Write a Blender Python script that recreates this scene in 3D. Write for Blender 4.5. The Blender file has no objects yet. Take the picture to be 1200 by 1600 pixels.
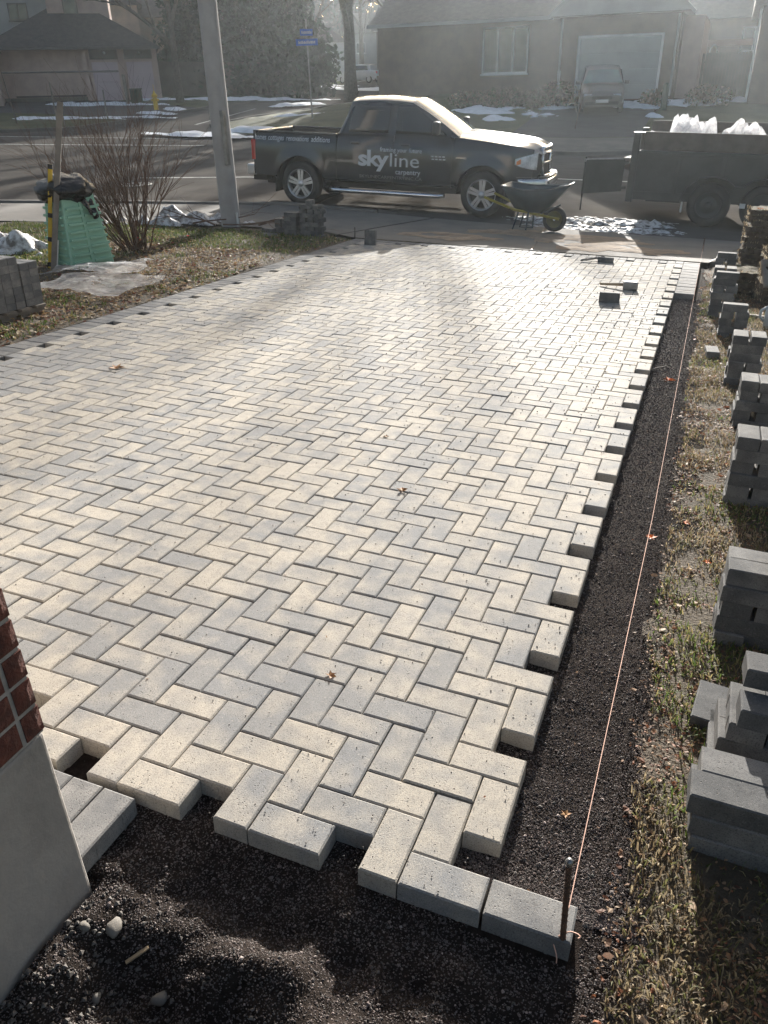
import bpy, bmesh, math, random
import numpy as np
from math import sin, cos, pi, radians as R, sqrt, hypot
from mathutils import Vector, Matrix
from mathutils.geometry import delaunay_2d_cdt
random.seed(7); np.random.seed(7)
rnd = random.random
def ru(a, b): return a + (b - a) * rnd()
S = bpy.context.scene
COL = S.collection

# ------------------------------------------------------------------ camera
CAM = Vector((0.2325, -1.1835, 1.6307))
cd = bpy.data.cameras.new('camera'); cam = bpy.data.objects.new('camera', cd); COL.objects.link(cam)
cm = Matrix(((0.92951596, -0.16044142, 0.33205216), (0.36824968, 0.45216588, -0.8123658), (-0.01980553, 0.87738507, 0.47937791))).to_4x4()
cm.translation = CAM; cam.matrix_world = cm
cd.sensor_fit = 'VERTICAL'; cd.sensor_height = 36; cd.lens = 1210.2 / 1600 * 36
cd.clip_start = .05; cd.clip_end = 2000
S.camera = cam
# ------------------------------------------------------------------ light
SUN_EL, SUN_AZ = 16.3, -9.5      # azimuth from +Y towards +X
W = bpy.data.worlds.new('World'); S.world = W; W.use_nodes = True
nt = W.node_tree; nt.nodes.clear()
sky = nt.nodes.new('ShaderNodeTexSky'); sky.sky_type = 'NISHITA'; sky.sun_disc = False
sky.sun_elevation = R(SUN_EL); sky.sun_rotation = R(SUN_AZ); sky.air_density = 1; sky.dust_density = 3.5; sky.ozone_density = .2
bg = nt.nodes.new('ShaderNodeBackground'); bg.inputs[1].default_value = .055
wo = nt.nodes.new('ShaderNodeOutputWorld'); nt.links.new(sky.outputs[0], bg.inputs[0]); nt.links.new(bg.outputs[0], wo.inputs[0])
sl = bpy.data.lights.new('sun', 'SUN'); sl.energy = 5; sl.angle = R(.53); sl.color = (1, .965, .905)
so = bpy.data.objects.new('sun', sl); COL.objects.link(so)
sd = Vector((sin(R(SUN_AZ)) * cos(R(SUN_EL)), cos(R(SUN_AZ)) * cos(R(SUN_EL)), sin(R(SUN_EL))))
so.rotation_euler = sd.to_track_quat('Z', 'Y').to_euler()
S.view_settings.view_transform = 'Standard'; S.view_settings.look = 'None'
S.view_settings.exposure = 1.54; S.view_settings.gamma = 1; S.view_settings.use_curve_mapping = False
S.render.engine = 'CYCLES'
S.cycles.max_bounces = 6; S.cycles.diffuse_bounces = 3; S.cycles.glossy_bounces = 3; S.cycles.transparent_max_bounces = 12
S.cycles.volume_bounces = 0; S.cycles.caustics_reflective = False; S.cycles.caustics_refractive = False
S.cycles.use_denoising = True; S.cycles.sample_clamp_indirect = 4

# ------------------------------------------------------------------ numpy noise
def _h(ix, iy, s):
    n = (ix.astype(np.int64) * 374761393 + iy.astype(np.int64) * 668265263 + s * 974634777) & 0x7fffffff
    n = ((n ^ (n >> 13)) * 1274126177) & 0x7fffffff
    return ((n ^ (n >> 16)) & 0xffff) / 65535.0
def vn(x, y, s=0):
    x = np.asarray(x, float); y = np.asarray(y, float)
    ix = np.floor(x); iy = np.floor(y); fx = x - ix; fy = y - iy
    fx = fx * fx * (3 - 2 * fx); fy = fy * fy * (3 - 2 * fy)
    a = _h(ix, iy, s); b = _h(ix + 1, iy, s); c = _h(ix, iy + 1, s); d = _h(ix + 1, iy + 1, s)
    return (a * (1 - fx) + b * fx) * (1 - fy) + (c * (1 - fx) + d * fx) * fy
def fbm(x, y, o=4, s=0):
    t = 0; a = .5; n = 0
    for i in range(o):
        t = t + a * vn(np.asarray(x) * 2 ** i, np.asarray(y) * 2 ** i, s + i * 17); n += a; a *= .5
    return t / n

# ------------------------------------------------------------------ terrain
NX, NY, NZ = 0.021619, 0.040798, 0.998933            # normal of the driveway plane
DM = Matrix(((0.99976619, -0.00044124, 0.02161897), (-0.00044124, 0.99916731, 0.04079822), (-0.02161897, -0.04079822, 0.99893349))).to_4x4()
NK = [(-90, -29), (-26, 3.5), (-12, 10.6), (-9.5, 11.9), (-7.2, 12.9), (-5.5, 12.8), (-4.1, 12.72), (-1, 12.75), (3, 13.1), (12, 14), (60, 21)]
def sst(a, b, x):
    t = min(1, max(0, (x - a) / (b - a))); return t * t * (3 - 2 * t)
def yk(x):
    for (a, b), (c, d) in zip(NK, NK[1:]):
        if x <= c: return b + (d - b) * (x - a) / (c - a)
    return NK[-1][1]
def ZD(x, y): return -(NX * x + NY * y) / NZ
def ROADZ(x, y):
    k = sst(-20, -12, x)
    z = -.65 - .0418 * max(-60, min(30, x)) + max(0, (.055 + .057 * k) * min(y - 27.5, 12.5))
    if y > 40: z += .02 * min(y - 40, 120)
    return z
def T(x, y):
    k = yk(x); y0 = k - 3
    if y <= y0: return ZD(x, y) if x > -40 else ROADZ(x, y)
    r = ROADZ(x, y)
    if y >= k: return r
    t = (y - y0) / 3; return ZD(x, y0) * (1 - t) + (r + .06) * t
def polar(az, d): return CAM.x + d * sin(R(az)), CAM.y + d * cos(R(az))
def D3(x, y, z=0): return DM @ Vector((x, y, z))

# ------------------------------------------------------------------ materials
def newmat(name):
    m = bpy.data.materials.new(name); m.use_nodes = True
    t = m.node_tree; b = t.nodes['Principled BSDF']; return m, t, b
def nd(t, typ, **kw):
    n = t.nodes.new(typ)
    for k, v in kw.items(): setattr(n, k, v)
    return n
def noise(t, scale, detail=3, rough=.55, vec=None, dist=0):
    n = nd(t, 'ShaderNodeTexNoise'); n.inputs['Scale'].default_value = scale; n.inputs['Detail'].default_value = detail
    n.inputs['Roughness'].default_value = rough; n.inputs['Distortion'].default_value = dist
    if vec is not None: t.links.new(vec, n.inputs['Vector'])
    return n.outputs['Fac']
def math_(t, op, a, b=None, clamp=False):
    n = nd(t, 'ShaderNodeMath', operation=op, use_clamp=clamp)
    for i, v in enumerate((a, b)):
        if v is None: continue
        if isinstance(v, (int, float)): n.inputs[i].default_value = v
        else: t.links.new(v, n.inputs[i])
    return n.outputs[0]
def mix(t, f, a, b):
    n = nd(t, 'ShaderNodeMix', data_type='RGBA')
    for s, v in ((n.inputs[0], f), (n.inputs[6], a), (n.inputs[7], b)):
        if isinstance(v, (int, float)): s.default_value = v
        elif isinstance(v, tuple): s.default_value = (*v, 1)
        else: t.links.new(v, s)
    return n.outputs[2]
def ramp(t, f, a, b):
    n = nd(t, 'ShaderNodeMapRange'); n.inputs[1].default_value = a; n.inputs[2].default_value = b
    t.links.new(f, n.inputs[0]); return n.outputs[0]
def bump(t, b, h, strength=.3, dist=.01):
    n = nd(t, 'ShaderNodeBump'); n.inputs['Strength'].default_value = strength; n.inputs['Distance'].default_value = dist
    t.links.new(h, n.inputs['Height']); t.links.new(n.outputs[0], b.inputs['Normal'])
def mat(name, c1, c2=None, scale=8, rough=.7, metal=0, bs=0, bscale=None, bd=.01, coat=0, lo=.35, hi=.65, obj=False, spec=.5):
    m, t, b = newmat(name)
    geo = nd(t, 'ShaderNodeNewGeometry'); pos = geo.outputs['Position']
    if obj: pos = nd(t, 'ShaderNodeTexCoord').outputs['Object']
    if c2 is None: c2 = tuple(v * .8 for v in c1)
    f = ramp(t, noise(t, scale, 4, .6, pos), lo, hi)
    t.links.new(mix(t, f, c1, c2), b.inputs['Base Color'])
    b.inputs['Roughness'].default_value = rough; b.inputs['Metallic'].default_value = metal
    b.inputs['Coat Weight'].default_value = coat; b.inputs['Specular IOR Level'].default_value = spec
    if bs: bump(t, b, noise(t, bscale or scale * 6, 4, .6, pos), bs, bd)
    return m
def vcmat(name, rough=.7, trans=0, scale=60, spec=.4):
    """colour kept on the mesh (leaf, blade and stone colours)"""
    m, t, b = newmat(name)
    a = nd(t, 'ShaderNodeAttribute', attribute_name='col'); geo = nd(t, 'ShaderNodeNewGeometry')
    f = ramp(t, noise(t, scale, 2, .5, geo.outputs['Position']), .3, .7)
    k = mix(t, f, (.75, .75, .75), (1.15, 1.15, 1.15))
    n = nd(t, 'ShaderNodeMix', data_type='RGBA', blend_type='MULTIPLY'); n.inputs[0].default_value = 1
    t.links.new(a.outputs['Color'], n.inputs[6]); t.links.new(k, n.inputs[7])
    t.links.new(n.outputs[2], b.inputs['Base Color']); b.inputs['Roughness'].default_value = rough
    b.inputs['Specular IOR Level'].default_value = spec
    if trans:
        tr = nd(t, 'ShaderNodeBsdfTranslucent'); t.links.new(n.outputs[2], tr.inputs[0])
        mx = nd(t, 'ShaderNodeMixShader'); mx.inputs[0].default_value = trans
        t.links.new(b.outputs[0], mx.inputs[1]); t.links.new(tr.outputs[0], mx.inputs[2])
        t.links.new(mx.outputs[0], t.nodes['Material Output'].inputs[0])
    return m
def paver_mat(name, cream, grey, bias=0, spread=1):
    m, t, b = newmat(name)
    geo = nd(t, 'ShaderNodeNewGeometry'); pos = geo.outputs['Position']
    oi = nd(t, 'ShaderNodeObjectInfo'); at = nd(t, 'ShaderNodeAttribute', attribute_name='rnd')
    r = math_(t, 'FRACT', math_(t, 'ADD', oi.outputs['Random'], at.outputs['Fac']))
    cx = nd(t, 'ShaderNodeCombineXYZ'); t.links.new(math_(t, 'MULTIPLY', r, 37), cx.inputs[0]); t.links.new(math_(t, 'MULTIPLY', r, 91), cx.inputs[1])
    va = nd(t, 'ShaderNodeVectorMath', operation='ADD'); t.links.new(pos, va.inputs[0]); t.links.new(cx.outputs[0], va.inputs[1])
    big = noise(t, 1.1, 2, .5, pos); inb = noise(t, 7.5, 2, .5, va.outputs[0])
    f = math_(t, 'ADD', math_(t, 'MULTIPLY', math_(t, 'SUBTRACT', big, .5), 1.5), math_(t, 'MULTIPLY', math_(t, 'SUBTRACT', inb, .5), 3.0))
    f = math_(t, 'ADD', f, math_(t, 'MULTIPLY', math_(t, 'SUBTRACT', r, .5), .9 * spread))
    f = math_(t, 'ADD', f, .5 + bias, clamp=True)
    c = mix(t, f, cream, grey)
    tone = ramp(t, math_(t, 'FRACT', math_(t, 'MULTIPLY', r, 7.31)), 0, 1)
    c = mix(t, math_(t, 'MULTIPLY', tone, .16), c, tuple(v * .72 for v in cream))
    blot = ramp(t, noise(t, 26, 4, .65, va.outputs[0]), .42, .72)
    c = mix(t, math_(t, 'MULTIPLY', blot, .3), c, tuple(v * .62 for v in grey))
    sp = ramp(t, noise(t, 260, 3, .7, va.outputs[0]), .5, .64)
    c = mix(t, math_(t, 'MULTIPLY', sp, .6), c, tuple(v * .45 for v in grey))
    lt = ramp(t, noise(t, 150, 2, .6, pos), .6, .75); c = mix(t, math_(t, 'MULTIPLY', lt, .35), c, tuple(min(.8, v * 1.35) for v in cream))
    vo = nd(t, 'ShaderNodeTexVoronoi'); vo.inputs['Scale'].default_value = 95; t.links.new(va.outputs[0], vo.inputs['Vector'])
    pit = ramp(t, vo.outputs['Distance'], .22, .08)
    pm = math_(t, 'MULTIPLY', pit, ramp(t, noise(t, 21, 2, .5, va.outputs[0]), .47, .56))
    c = mix(t, math_(t, 'MULTIPLY', pm, .6), c, (.06, .055, .05))
    t.links.new(c, b.inputs['Base Color'])
    b.inputs['Roughness'].default_value = .8; b.inputs['Specular IOR Level'].default_value = .12
    h = math_(t, 'SUBTRACT', noise(t, 330, 3, .7, va.outputs[0]), math_(t, 'MULTIPLY', pm, 1.5))
    bump(t, b, h, .6, .0016)
    return m
M = {}
M['paver'] = paver_mat('paver', (.47, .425, .36), (.265, .265, .265))
M['paver_border'] = paver_mat('paver_border', (.3, .29, .275), (.155, .157, .162), .12, .7)
M['paver_grey'] = paver_mat('paver_grey', (.21, .205, .198), (.1, .101, .103), .1, .9)
M['gravel_floor'] = mat('gravel_floor', (.038, .03, .026), (.02, .016, .014), 45, 1, bs=1, bscale=240, bd=.006, spec=.05)
M['soil'] = mat('soil', (.085, .07, .055), (.04, .034, .028), 6, .95, bs=1, bscale=110, bd=.012)
M['lawn'] = mat('lawn', (.1, .078, .055), (.075, .06, .04), 9, .95, bs=1, bscale=70, bd=.02, lo=.4, hi=.6)
M['lawn_far'] = mat('lawn_far', (.1, .095, .045), (.045, .06, .022), .7, .95, bs=1, bscale=12, bd=.05)
M['asphalt'] = mat('asphalt', (.15, .138, .125), (.095, .088, .082), .55, .95, bs=.5, bscale=160, bd=.006, lo=.3, hi=.7, spec=.0)
M['asphalt_dark'] = mat('asphalt_dark', (.06, .06, .062), (.04, .04, .042), 1.5, .85, bs=.5, bscale=120, bd=.006)
M['concrete'] = mat('concrete', (.19, .172, .15), (.125, .117, .108), 1.6, .92, bs=.4, bscale=120, bd=.003, lo=.3, hi=.7)
M['concrete_pole'] = mat('concrete_pole', (.42, .4, .39), (.34, .32, .31), 3, .8, bs=.35, bscale=90, bd=.004)
M['parging'] = mat('parging', (.35, .325, .3), (.22, .205, .19), 3.2, .85, bs=.5, bscale=30, bd=.006)
M['mortar'] = mat('mortar', (.36, .34, .32), (.25, .24, .225), 40, .9, bs=.6, bscale=200, bd=.002)
M['brick'] = mat('brick', (.15, .045, .03), (.07, .026, .02), 22, .88, bs=.9, bscale=130, bd=.006)
M['snow'] = mat('snow', (.8, .82, .86), (.55, .57, .6), 3, .6, bs=.5, bscale=40, bd=.02, lo=.45, hi=.8)
M['snow_dirty'] = mat('snow_dirty', (.72, .72, .73), (.16, .14, .12), 9, .6, bs=.7, bscale=60, bd=.02, lo=.42, hi=.62)
M['line'] = mat('line', (.62, .6, .56), (.3, .29, .27), 5, .7, lo=.4, hi=.75)
M['bark'] = mat('bark', (.115, .095, .075), (.06, .048, .038), 9, .95, bs=.8, bscale=30, bd=.02)
M['twig'] = mat('twig', (.16, .1, .07), (.1, .06, .045), 15, .85)
M['leafcol'] = vcmat('leafcol', .65, .35)
M['stonecol'] = vcmat('stonecol', .75, 0, 200, .5)
M['needle'] = vcmat('needle', .7, .15, 2)
M['black'] = mat('black', (.018, .018, .018), (.012, .012, .012), 10, .6)
M['tyre'] = mat('tyre', (.022, .022, .022), (.035, .033, .03), 12, .75, bs=.3, bscale=60, bd=.003)
M['paint'] = mat('paint', (.022, .026, .03), (.026, .03, .034), 2, .2, coat=1, spec=.3)
M['glass_dark'] = mat('glass_dark', (.012, .016, .018), (.012, .016, .018), 2, .06, spec=.7)
M['glass_pane'] = mat('glass_pane', (.1, .12, .12), (.05, .06, .065), 1.5, .06, spec=.8)
M['windshield'] = mat('windshield', (.1, .17, .16), (.06, .1, .1), 1.2, .04, spec=.9)  # light teal base colour stands in for sky reflected in the glass
M['chrome'] = mat('chrome', (.75, .76, .78), (.6, .6, .62), 5, .18, metal=1)
M['alloy'] = mat('alloy', (.62, .63, .65), (.5, .5, .52), 5, .32, metal=.8)
M['plastic_grey'] = mat('plastic_grey', (.06, .06, .062), (.05, .05, .05), 5, .55)
M['steel'] = mat('steel', (.3, .3, .3), (.2, .2, .2), 8, .42, metal=.8)
M['rust'] = mat('rust', (.13, .075, .05), (.07, .045, .035), 60, .8, metal=.2, bs=.6, bscale=300, bd=.001)
M['red_lens'] = mat('red_lens', (.5, .012, .015), (.35, .01, .012), 5, .15, coat=1)
M['amber'] = mat('amber', (.75, .2, .03), None, 5, .2, coat=1)
M['lens'] = mat('lens', (.8, .82, .84), (.4, .42, .44), 9, .08, coat=1)
M['white_text'] = mat('white_text', (.62, .64, .66), (.55, .57, .6), 20, .5)
M['green_bin'] = mat('green_bin', (.25, .47, .35), (.3, .53, .4), 3, .5, bs=.15, bscale=40, bd=.003)
M['bag'] = mat('bag', (.01, .01, .011), (.014, .014, .015), 4, .22, bs=.7, bscale=14, bd=.04)
M['yellow'] = mat('yellow', (.62, .42, .02), (.5, .33, .02), 9, .5)
M['yellow_paint'] = mat('yellow_paint', (.34, .29, .04), (.26, .21, .05), 14, .6)
M['barrow_wheel'] = mat('barrow_wheel', (.13, .12, .04), (.09, .08, .04), 14, .7)
M['barrow'] = mat('barrow', (.05, .075, .09), (.04, .055, .065), 6, .45)
M['trailer'] = mat('trailer', (.045, .05, .047), (.03, .034, .033), 3, .6, bs=.2, bscale=20, bd=.004)
M['plank'] = mat('plank', (.12, .095, .078), (.08, .065, .055), 5, .8, bs=.4, bscale=40, bd=.004)
M['wood'] = mat('wood', (.36, .27, .17), (.25, .18, .11), 9, .8, bs=.3, bscale=60, bd=.002)
M['wood_grey'] = mat('wood_grey', (.25, .22, .19), (.17, .15, .13), 6, .85, bs=.3, bscale=60, bd=.003)
M['sod'] = mat('sod', (.085, .06, .04), (.04, .028, .02), 14, .98, bs=1, bscale=70, bd=.02)
M['sod_top'] = mat('sod_top', (.17, .12, .075), (.07, .075, .035), 25, .98, bs=1, bscale=90, bd=.02)
M['wall_brick_pale'] = mat('wall_brick_pale', (.48, .35, .3), (.4, .29, .25), 2, .9, bs=.4, bscale=25, bd=.01)
M['wall_brick_brown'] = mat('wall_brick_brown', (.15, .1, .075), (.11, .075, .06), 2, .9, bs=.4, bscale=25, bd=.01)
M['stucco'] = mat('stucco', (.5, .38, .29), (.36, .3, .24), 1.2, .9)
M['siding'] = mat('siding', (.36, .35, .34), (.31, .3, .29), 1.2, .8)
M['shingle'] = mat('shingle', (.075, .065, .062), (.045, .04, .04), 4, .9, bs=.6, bscale=20, bd=.03)
M['shingle_brown'] = mat('shingle_brown', (.13, .1, .085), (.09, .07, .06), 4, .9, bs=.6, bscale=20, bd=.03)
M['garage_door'] = mat('garage_door', (.48, .37, .39), (.44, .34, .36), 2, .6)
M['garage_door_grey'] = mat('garage_door_grey', (.3, .32, .32), (.26, .28, .28), 2, .6)
M['trim'] = mat('trim', (.7, .7, .68), (.6, .6, .58), 3, .6)
M['trim_dark'] = mat('trim_dark', (.09, .08, .075), (.07, .06, .06), 3, .6)
M['fence'] = mat('fence', (.1, .085, .07), (.065, .055, .045), 2, .9, bs=.3, bscale=20, bd=.01)
M['car_paint'] = mat('car_paint', (.09, .085, .08), (.085, .08, .075), 3, .3, coat=1)
M['car_white'] = mat('car_white', (.6, .62, .64), (.55, .57, .6), 3, .3, coat=1)
M['hydrant'] = mat('hydrant', (.72, .45, .02), (.6, .36, .02), 8, .5)
M['sign_blue'] = mat('sign_blue', (.02, .09, .42), (.025, .1, .38), 4, .4)
M['utility_green'] = mat('utility_green', (.02, .05, .035), (.03, .06, .04), 4, .6)
M['string'] = mat('string', (.72, .46, .36), (.68, .42, .33), 90, .8)
M['orange_leaf'] = mat('orange_leaf', (.75, .2, .02), (.5, .1, .01), 60, .6)
M['tan_leaf'] = mat('tan_leaf', (.38, .2, .07), (.22, .1, .04), 60, .7)
M['ceramic'] = mat('ceramic', (.5, .56, .6), (.42, .47, .5), 5, .25, coat=.5)
def plastic_film():
    m, t, b = newmat('plastic_film')
    b.inputs['Base Color'].default_value = (.75, .77, .8, 1); b.inputs['Roughness'].default_value = .25
    tr = nd(t, 'ShaderNodeBsdfTransparent'); tl = nd(t, 'ShaderNodeBsdfTranslucent'); tl.inputs[0].default_value = (.85, .85, .88, 1)
    m1 = nd(t, 'ShaderNodeMixShader'); m1.inputs[0].default_value = .5
    t.links.new(b.outputs[0], m1.inputs[1]); t.links.new(tl.outputs[0], m1.inputs[2])
    geo = nd(t, 'ShaderNodeNewGeometry'); f = ramp(t, noise(t, 5, 5, .7, geo.outputs['Position'], 1.5), .3, .7)
    m2 = nd(t, 'ShaderNodeMixShader'); t.links.new(math_(t, 'ADD', math_(t, 'MULTIPLY', f, .45), .22), m2.inputs[0])
    t.links.new(tr.outputs[0], m2.inputs[1]); t.links.new(m1.outputs[0], m2.inputs[2])
    t.links.new(m2.outputs[0], t.nodes['Material Output'].inputs[0])
    bump(t, b, noise(t, 24, 4, .7, geo.outputs['Position'], 2), .8, .03)
    return m
M['film'] = plastic_film()

# ------------------------------------------------------------------ mesh helpers
def link(name, me, m=None, parent=None):
    o = bpy.data.objects.new(name, me); COL.objects.link(o)
    if m is not None and me is not None and not me.materials: me.materials.append(M[m] if isinstance(m, str) else m)
    if parent is not None: o.parent = parent
    return o
def tag(o, label=None, cat=None, group=None, kind=None):
    if label: o['label'] = label
    if cat: o['category'] = cat
    if group: o['group'] = group
    if kind: o['kind'] = kind
    return o
def thing(name, label, cat, mw=None, group=None, loc=None, rz=0):
    o = bpy.data.objects.new(name, None); COL.objects.link(o); o.empty_display_size = .1
    if mw is not None: o.matrix_world = mw
    elif loc is not None: o.location = loc; o.rotation_euler = (0, 0, rz)
    return tag(o, label, cat, group)
class MB:
    def __init__(s): s.v = []; s.f = []
    def add(s, vs, fs):
        n = len(s.v); s.v += [tuple(v) for v in vs]; s.f += [tuple(i + n for i in f) for f in fs]; return s
    def box(s, c, d, rot=None):
        x, y, z = (v / 2 for v in d)
        vs = [Vector((a * x, b * y, e * z)) for a in (-1, 1) for b in (-1, 1) for e in (-1, 1)]
        if rot is not None: vs = [rot @ v for v in vs]
        c = Vector(c)
        return s.add([v + c for v in vs], [(0, 1, 3, 2), (4, 6, 7, 5), (0, 4, 5, 1), (2, 3, 7, 6), (0, 2, 6, 4), (1, 5, 7, 3)])
    def bb(s, a, b):
        return s.box([(p + q) / 2 for p, q in zip(a, b)], [abs(p - q) for p, q in zip(a, b)])
    def tube(s, pts, rad, n=6, cap=True):
        pts = [Vector(p) for p in pts]
        if isinstance(rad, (int, float)): rad = [rad] * len(pts)
        n0 = len(s.v); prev = None
        for i, p in enumerate(pts):
            t = (pts[min(i + 1, len(pts) - 1)] - pts[max(i - 1, 0)]).normalized()
            if prev is None: u = t.orthogonal().normalized()
            else: u = (prev - t * prev.dot(t)).normalized()
            prev = u; w = t.cross(u)
            for k in range(n):
                a = 2 * pi * k / n; s.v.append(tuple(p + (u * cos(a) + w * sin(a)) * rad[i]))
        for i in range(len(pts) - 1):
            for k in range(n):
                a = n0 + i * n + k; b = n0 + i * n + (k + 1) % n; s.f.append((a, b, b + n, a + n))
        if cap:
            s.f.append(tuple(n0 + k for k in range(n))[::-1]); m = n0 + (len(pts) - 1) * n; s.f.append(tuple(m + k for k in range(n)))
        return s
    def lathe(s, prof, n=24, axis='z', c=(0, 0, 0)):
        """prof: list of (radius, height)"""
        n0 = len(s.v)
        for r, h in prof:
            for k in range(n):
                a = 2 * pi * k / n; x, y = r * cos(a), r * sin(a)
                p = (x, y, h) if axis == 'z' else ((x, h, y) if axis == 'y' else (h, x, y))
                s.v.append(tuple(p[i] + c[i] for i in range(3)))
        for i in range(len(prof) - 1):
            for k in range(n):
                a = n0 + i * n + k; b = n0 + i * n + (k + 1) % n; s.f.append((a, b, b + n, a + n))
        return s
    def prism(s, poly, a, b, axis='y'):
        """poly of 2D points, pushed from a to b along the axis"""
        n = len(poly); n0 = len(s.v)
        for h in (a, b):
            for p, q in poly:
                s.v.append((p, h, q) if axis == 'y' else ((h, p, q) if axis == 'x' else (p, q, h)))
        s.f.append(tuple(n0 + i for i in range(n))); s.f.append(tuple(n0 + n + i for i in range(n))[::-1])
        for i in range(n):
            j = (i + 1) % n; s.f.append((n0 + i, n0 + j, n0 + n + j, n0 + n + i)[::-1])
        return s
    def grid(s, fn, nu, nv):
        n0 = len(s.v)
        for i in range(nu + 1):
            for j in range(nv + 1): s.v.append(tuple(fn(i / nu, j / nv)))
        for i in range(nu):
            for j in range(nv):
                a = n0 + i * (nv + 1) + j; s.f.append((a, a + nv + 1, a + nv + 2, a + 1))
        return s
    def mesh(s, name, smooth=False, fix=True):
        me = bpy.data.meshes.new(name); me.from_pydata(s.v, [], s.f); me.update()
        if fix:
            bm = bmesh.new(); bm.from_mesh(me); bmesh.ops.recalc_face_normals(bm, faces=bm.faces); bm.to_mesh(me); bm.free()
        if smooth: me.shade_smooth()
        return me
    def build(s, name, m, parent=None, smooth=False, bevel=0, solid=0, fix=True, segs=2, angle=40):
        me = s.mesh(name, smooth, fix); o = link(name, me, m, parent)
        if solid:
            md = o.modifiers.new('s', 'SOLIDIFY'); md.thickness = solid; md.offset = 0
        if bevel:
            md = o.modifiers.new('b', 'BEVEL'); md.width = bevel; md.segments = segs; md.limit_method = 'ANGLE'; md.angle_limit = R(angle)
        return o
def npmesh(name, V, F, m, parent=None, col=None, smooth=False, attr=None):
    """V (n,3), F (m,k) arrays; col (m,3) colour per face"""
    me = bpy.data.meshes.new(name); k = F.shape[1]
    me.vertices.add(len(V)); me.vertices.foreach_set('co', V.astype(np.float32).ravel())
    me.loops.add(F.size); me.loops.foreach_set('vertex_index', F.astype(np.int32).ravel())
    me.polygons.add(len(F)); me.polygons.foreach_set('loop_start', np.arange(0, F.size, k, dtype=np.int32))
    me.update(calc_edges=True)
    if col is not None:
        a = me.color_attributes.new('col', 'FLOAT_COLOR', 'CORNER')
        c = np.ones((len(F), k, 4), np.float32); c[:, :, :3] = col[:, None, :]; a.data.foreach_set('color', c.ravel())
    if attr is not None:
        a = me.attributes.new('rnd', 'FLOAT', 'POINT'); a.data.foreach_set('value', attr.astype(np.float32))
    if smooth: me.shade_smooth()
    else: me.shade_flat()
    return link(name, me, m, parent)
def inpoly(p, poly):
    x, y = p; c = False; j = len(poly) - 1
    for i in range(len(poly)):
        (xi, yi), (xj, yj) = poly[i], poly[j]
        if (yi > y) != (yj > y) and x < (xj - xi) * (y - yi) / (yj - yi) + xi: c = not c
        j = i
    return c
def draped(name, poly, cell, dz, m, kind='structure', zf=T, rough=0, freq=1, parent=None, near=None):
    """a sheet with this outline that follows the ground"""
    out = []
    for i in range(len(poly)):
        a = Vector((*poly[i], 0)); b = Vector((*poly[(i + 1) % len(poly)], 0)); n = max(1, int((b - a).length / cell))
        for k in range(n):
            p = a.lerp(b, k / n); out.append(Vector((p.x, p.y)))
    ne = len(out); pts = list(out)
    xs = [p.x for p in out]; ys = [p.y for p in out]
    x = min(xs) + cell * .5
    while x < max(xs):
        y = min(ys) + cell * .5
        while y < max(ys):
            if inpoly((x, y), poly): pts.append(Vector((x + ru(-.2, .2) * cell, y + ru(-.2, .2) * cell)))
            y += cell
        x += cell
    vs, es, fs, *_ = delaunay_2d_cdt(pts, [(i, (i + 1) % ne) for i in range(ne)], [], 1, 1e-5)
    X = np.array([v.x for v in vs]); Y = np.array([v.y for v in vs])
    nz = (fbm(X * freq, Y * freq, 3, 5) - .5) * rough if rough else 0 * X
    V = [(v.x, v.y, zf(v.x, v.y) + dz + nz[i]) for i, v in enumerate(vs)]
    mb = MB(); mb.v = V; mb.f = [tuple(f) for f in fs]
    o = mb.build(name, m, parent, smooth=True)
    me = o.data
    if sum(p.normal.z for p in me.polygons) < 0: me.flip_normals()
    if kind: o['kind'] = kind
    return o
def strip(name, line, w, h, m, dz=0, kind='structure', zf=T, step=1.0):
    """a kerb-like bar along a line on the ground"""
    pts = []
    for (a, b), (c, d) in zip(line, line[1:]):
        n = max(1, int(hypot(c - a, d - b) / step))
        pts += [(a + (c - a) * k / n, b + (d - b) * k / n) for k in range(n)]
    pts.append(line[-1]); mb = MB()
    for i, (x, y) in enumerate(pts):
        x0, y0 = pts[max(0, i - 1)]; x1, y1 = pts[min(len(pts) - 1, i + 1)]
        l = hypot(x1 - x0, y1 - y0); nx, ny = -(y1 - y0) / l * w / 2, (x1 - x0) / l * w / 2
        z = zf(x, y) + dz
        mb.v += [(x + nx, y + ny, z - .15), (x + nx, y + ny, z + h), (x - nx, y - ny, z + h), (x - nx, y - ny, z - .15)]
    for i in range(len(pts) - 1):
        for k in range(3): a = i * 4 + k; mb.f.append((a, a + 1, a + 5, a + 4))
    mb.f += [(0, 1, 2, 3), tuple(len(mb.v) - 4 + k for k in range(4))]
    o = mb.build(name, m, bevel=.02 if h > .03 else 0)
    if kind: o['kind'] = kind
    return o
def empty_struct(name, mw=None):
    o = bpy.data.objects.new(name, None); COL.objects.link(o); o['kind'] = 'structure'
    if mw is not None: o.matrix_world = mw
    return o
exec_order = []

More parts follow.
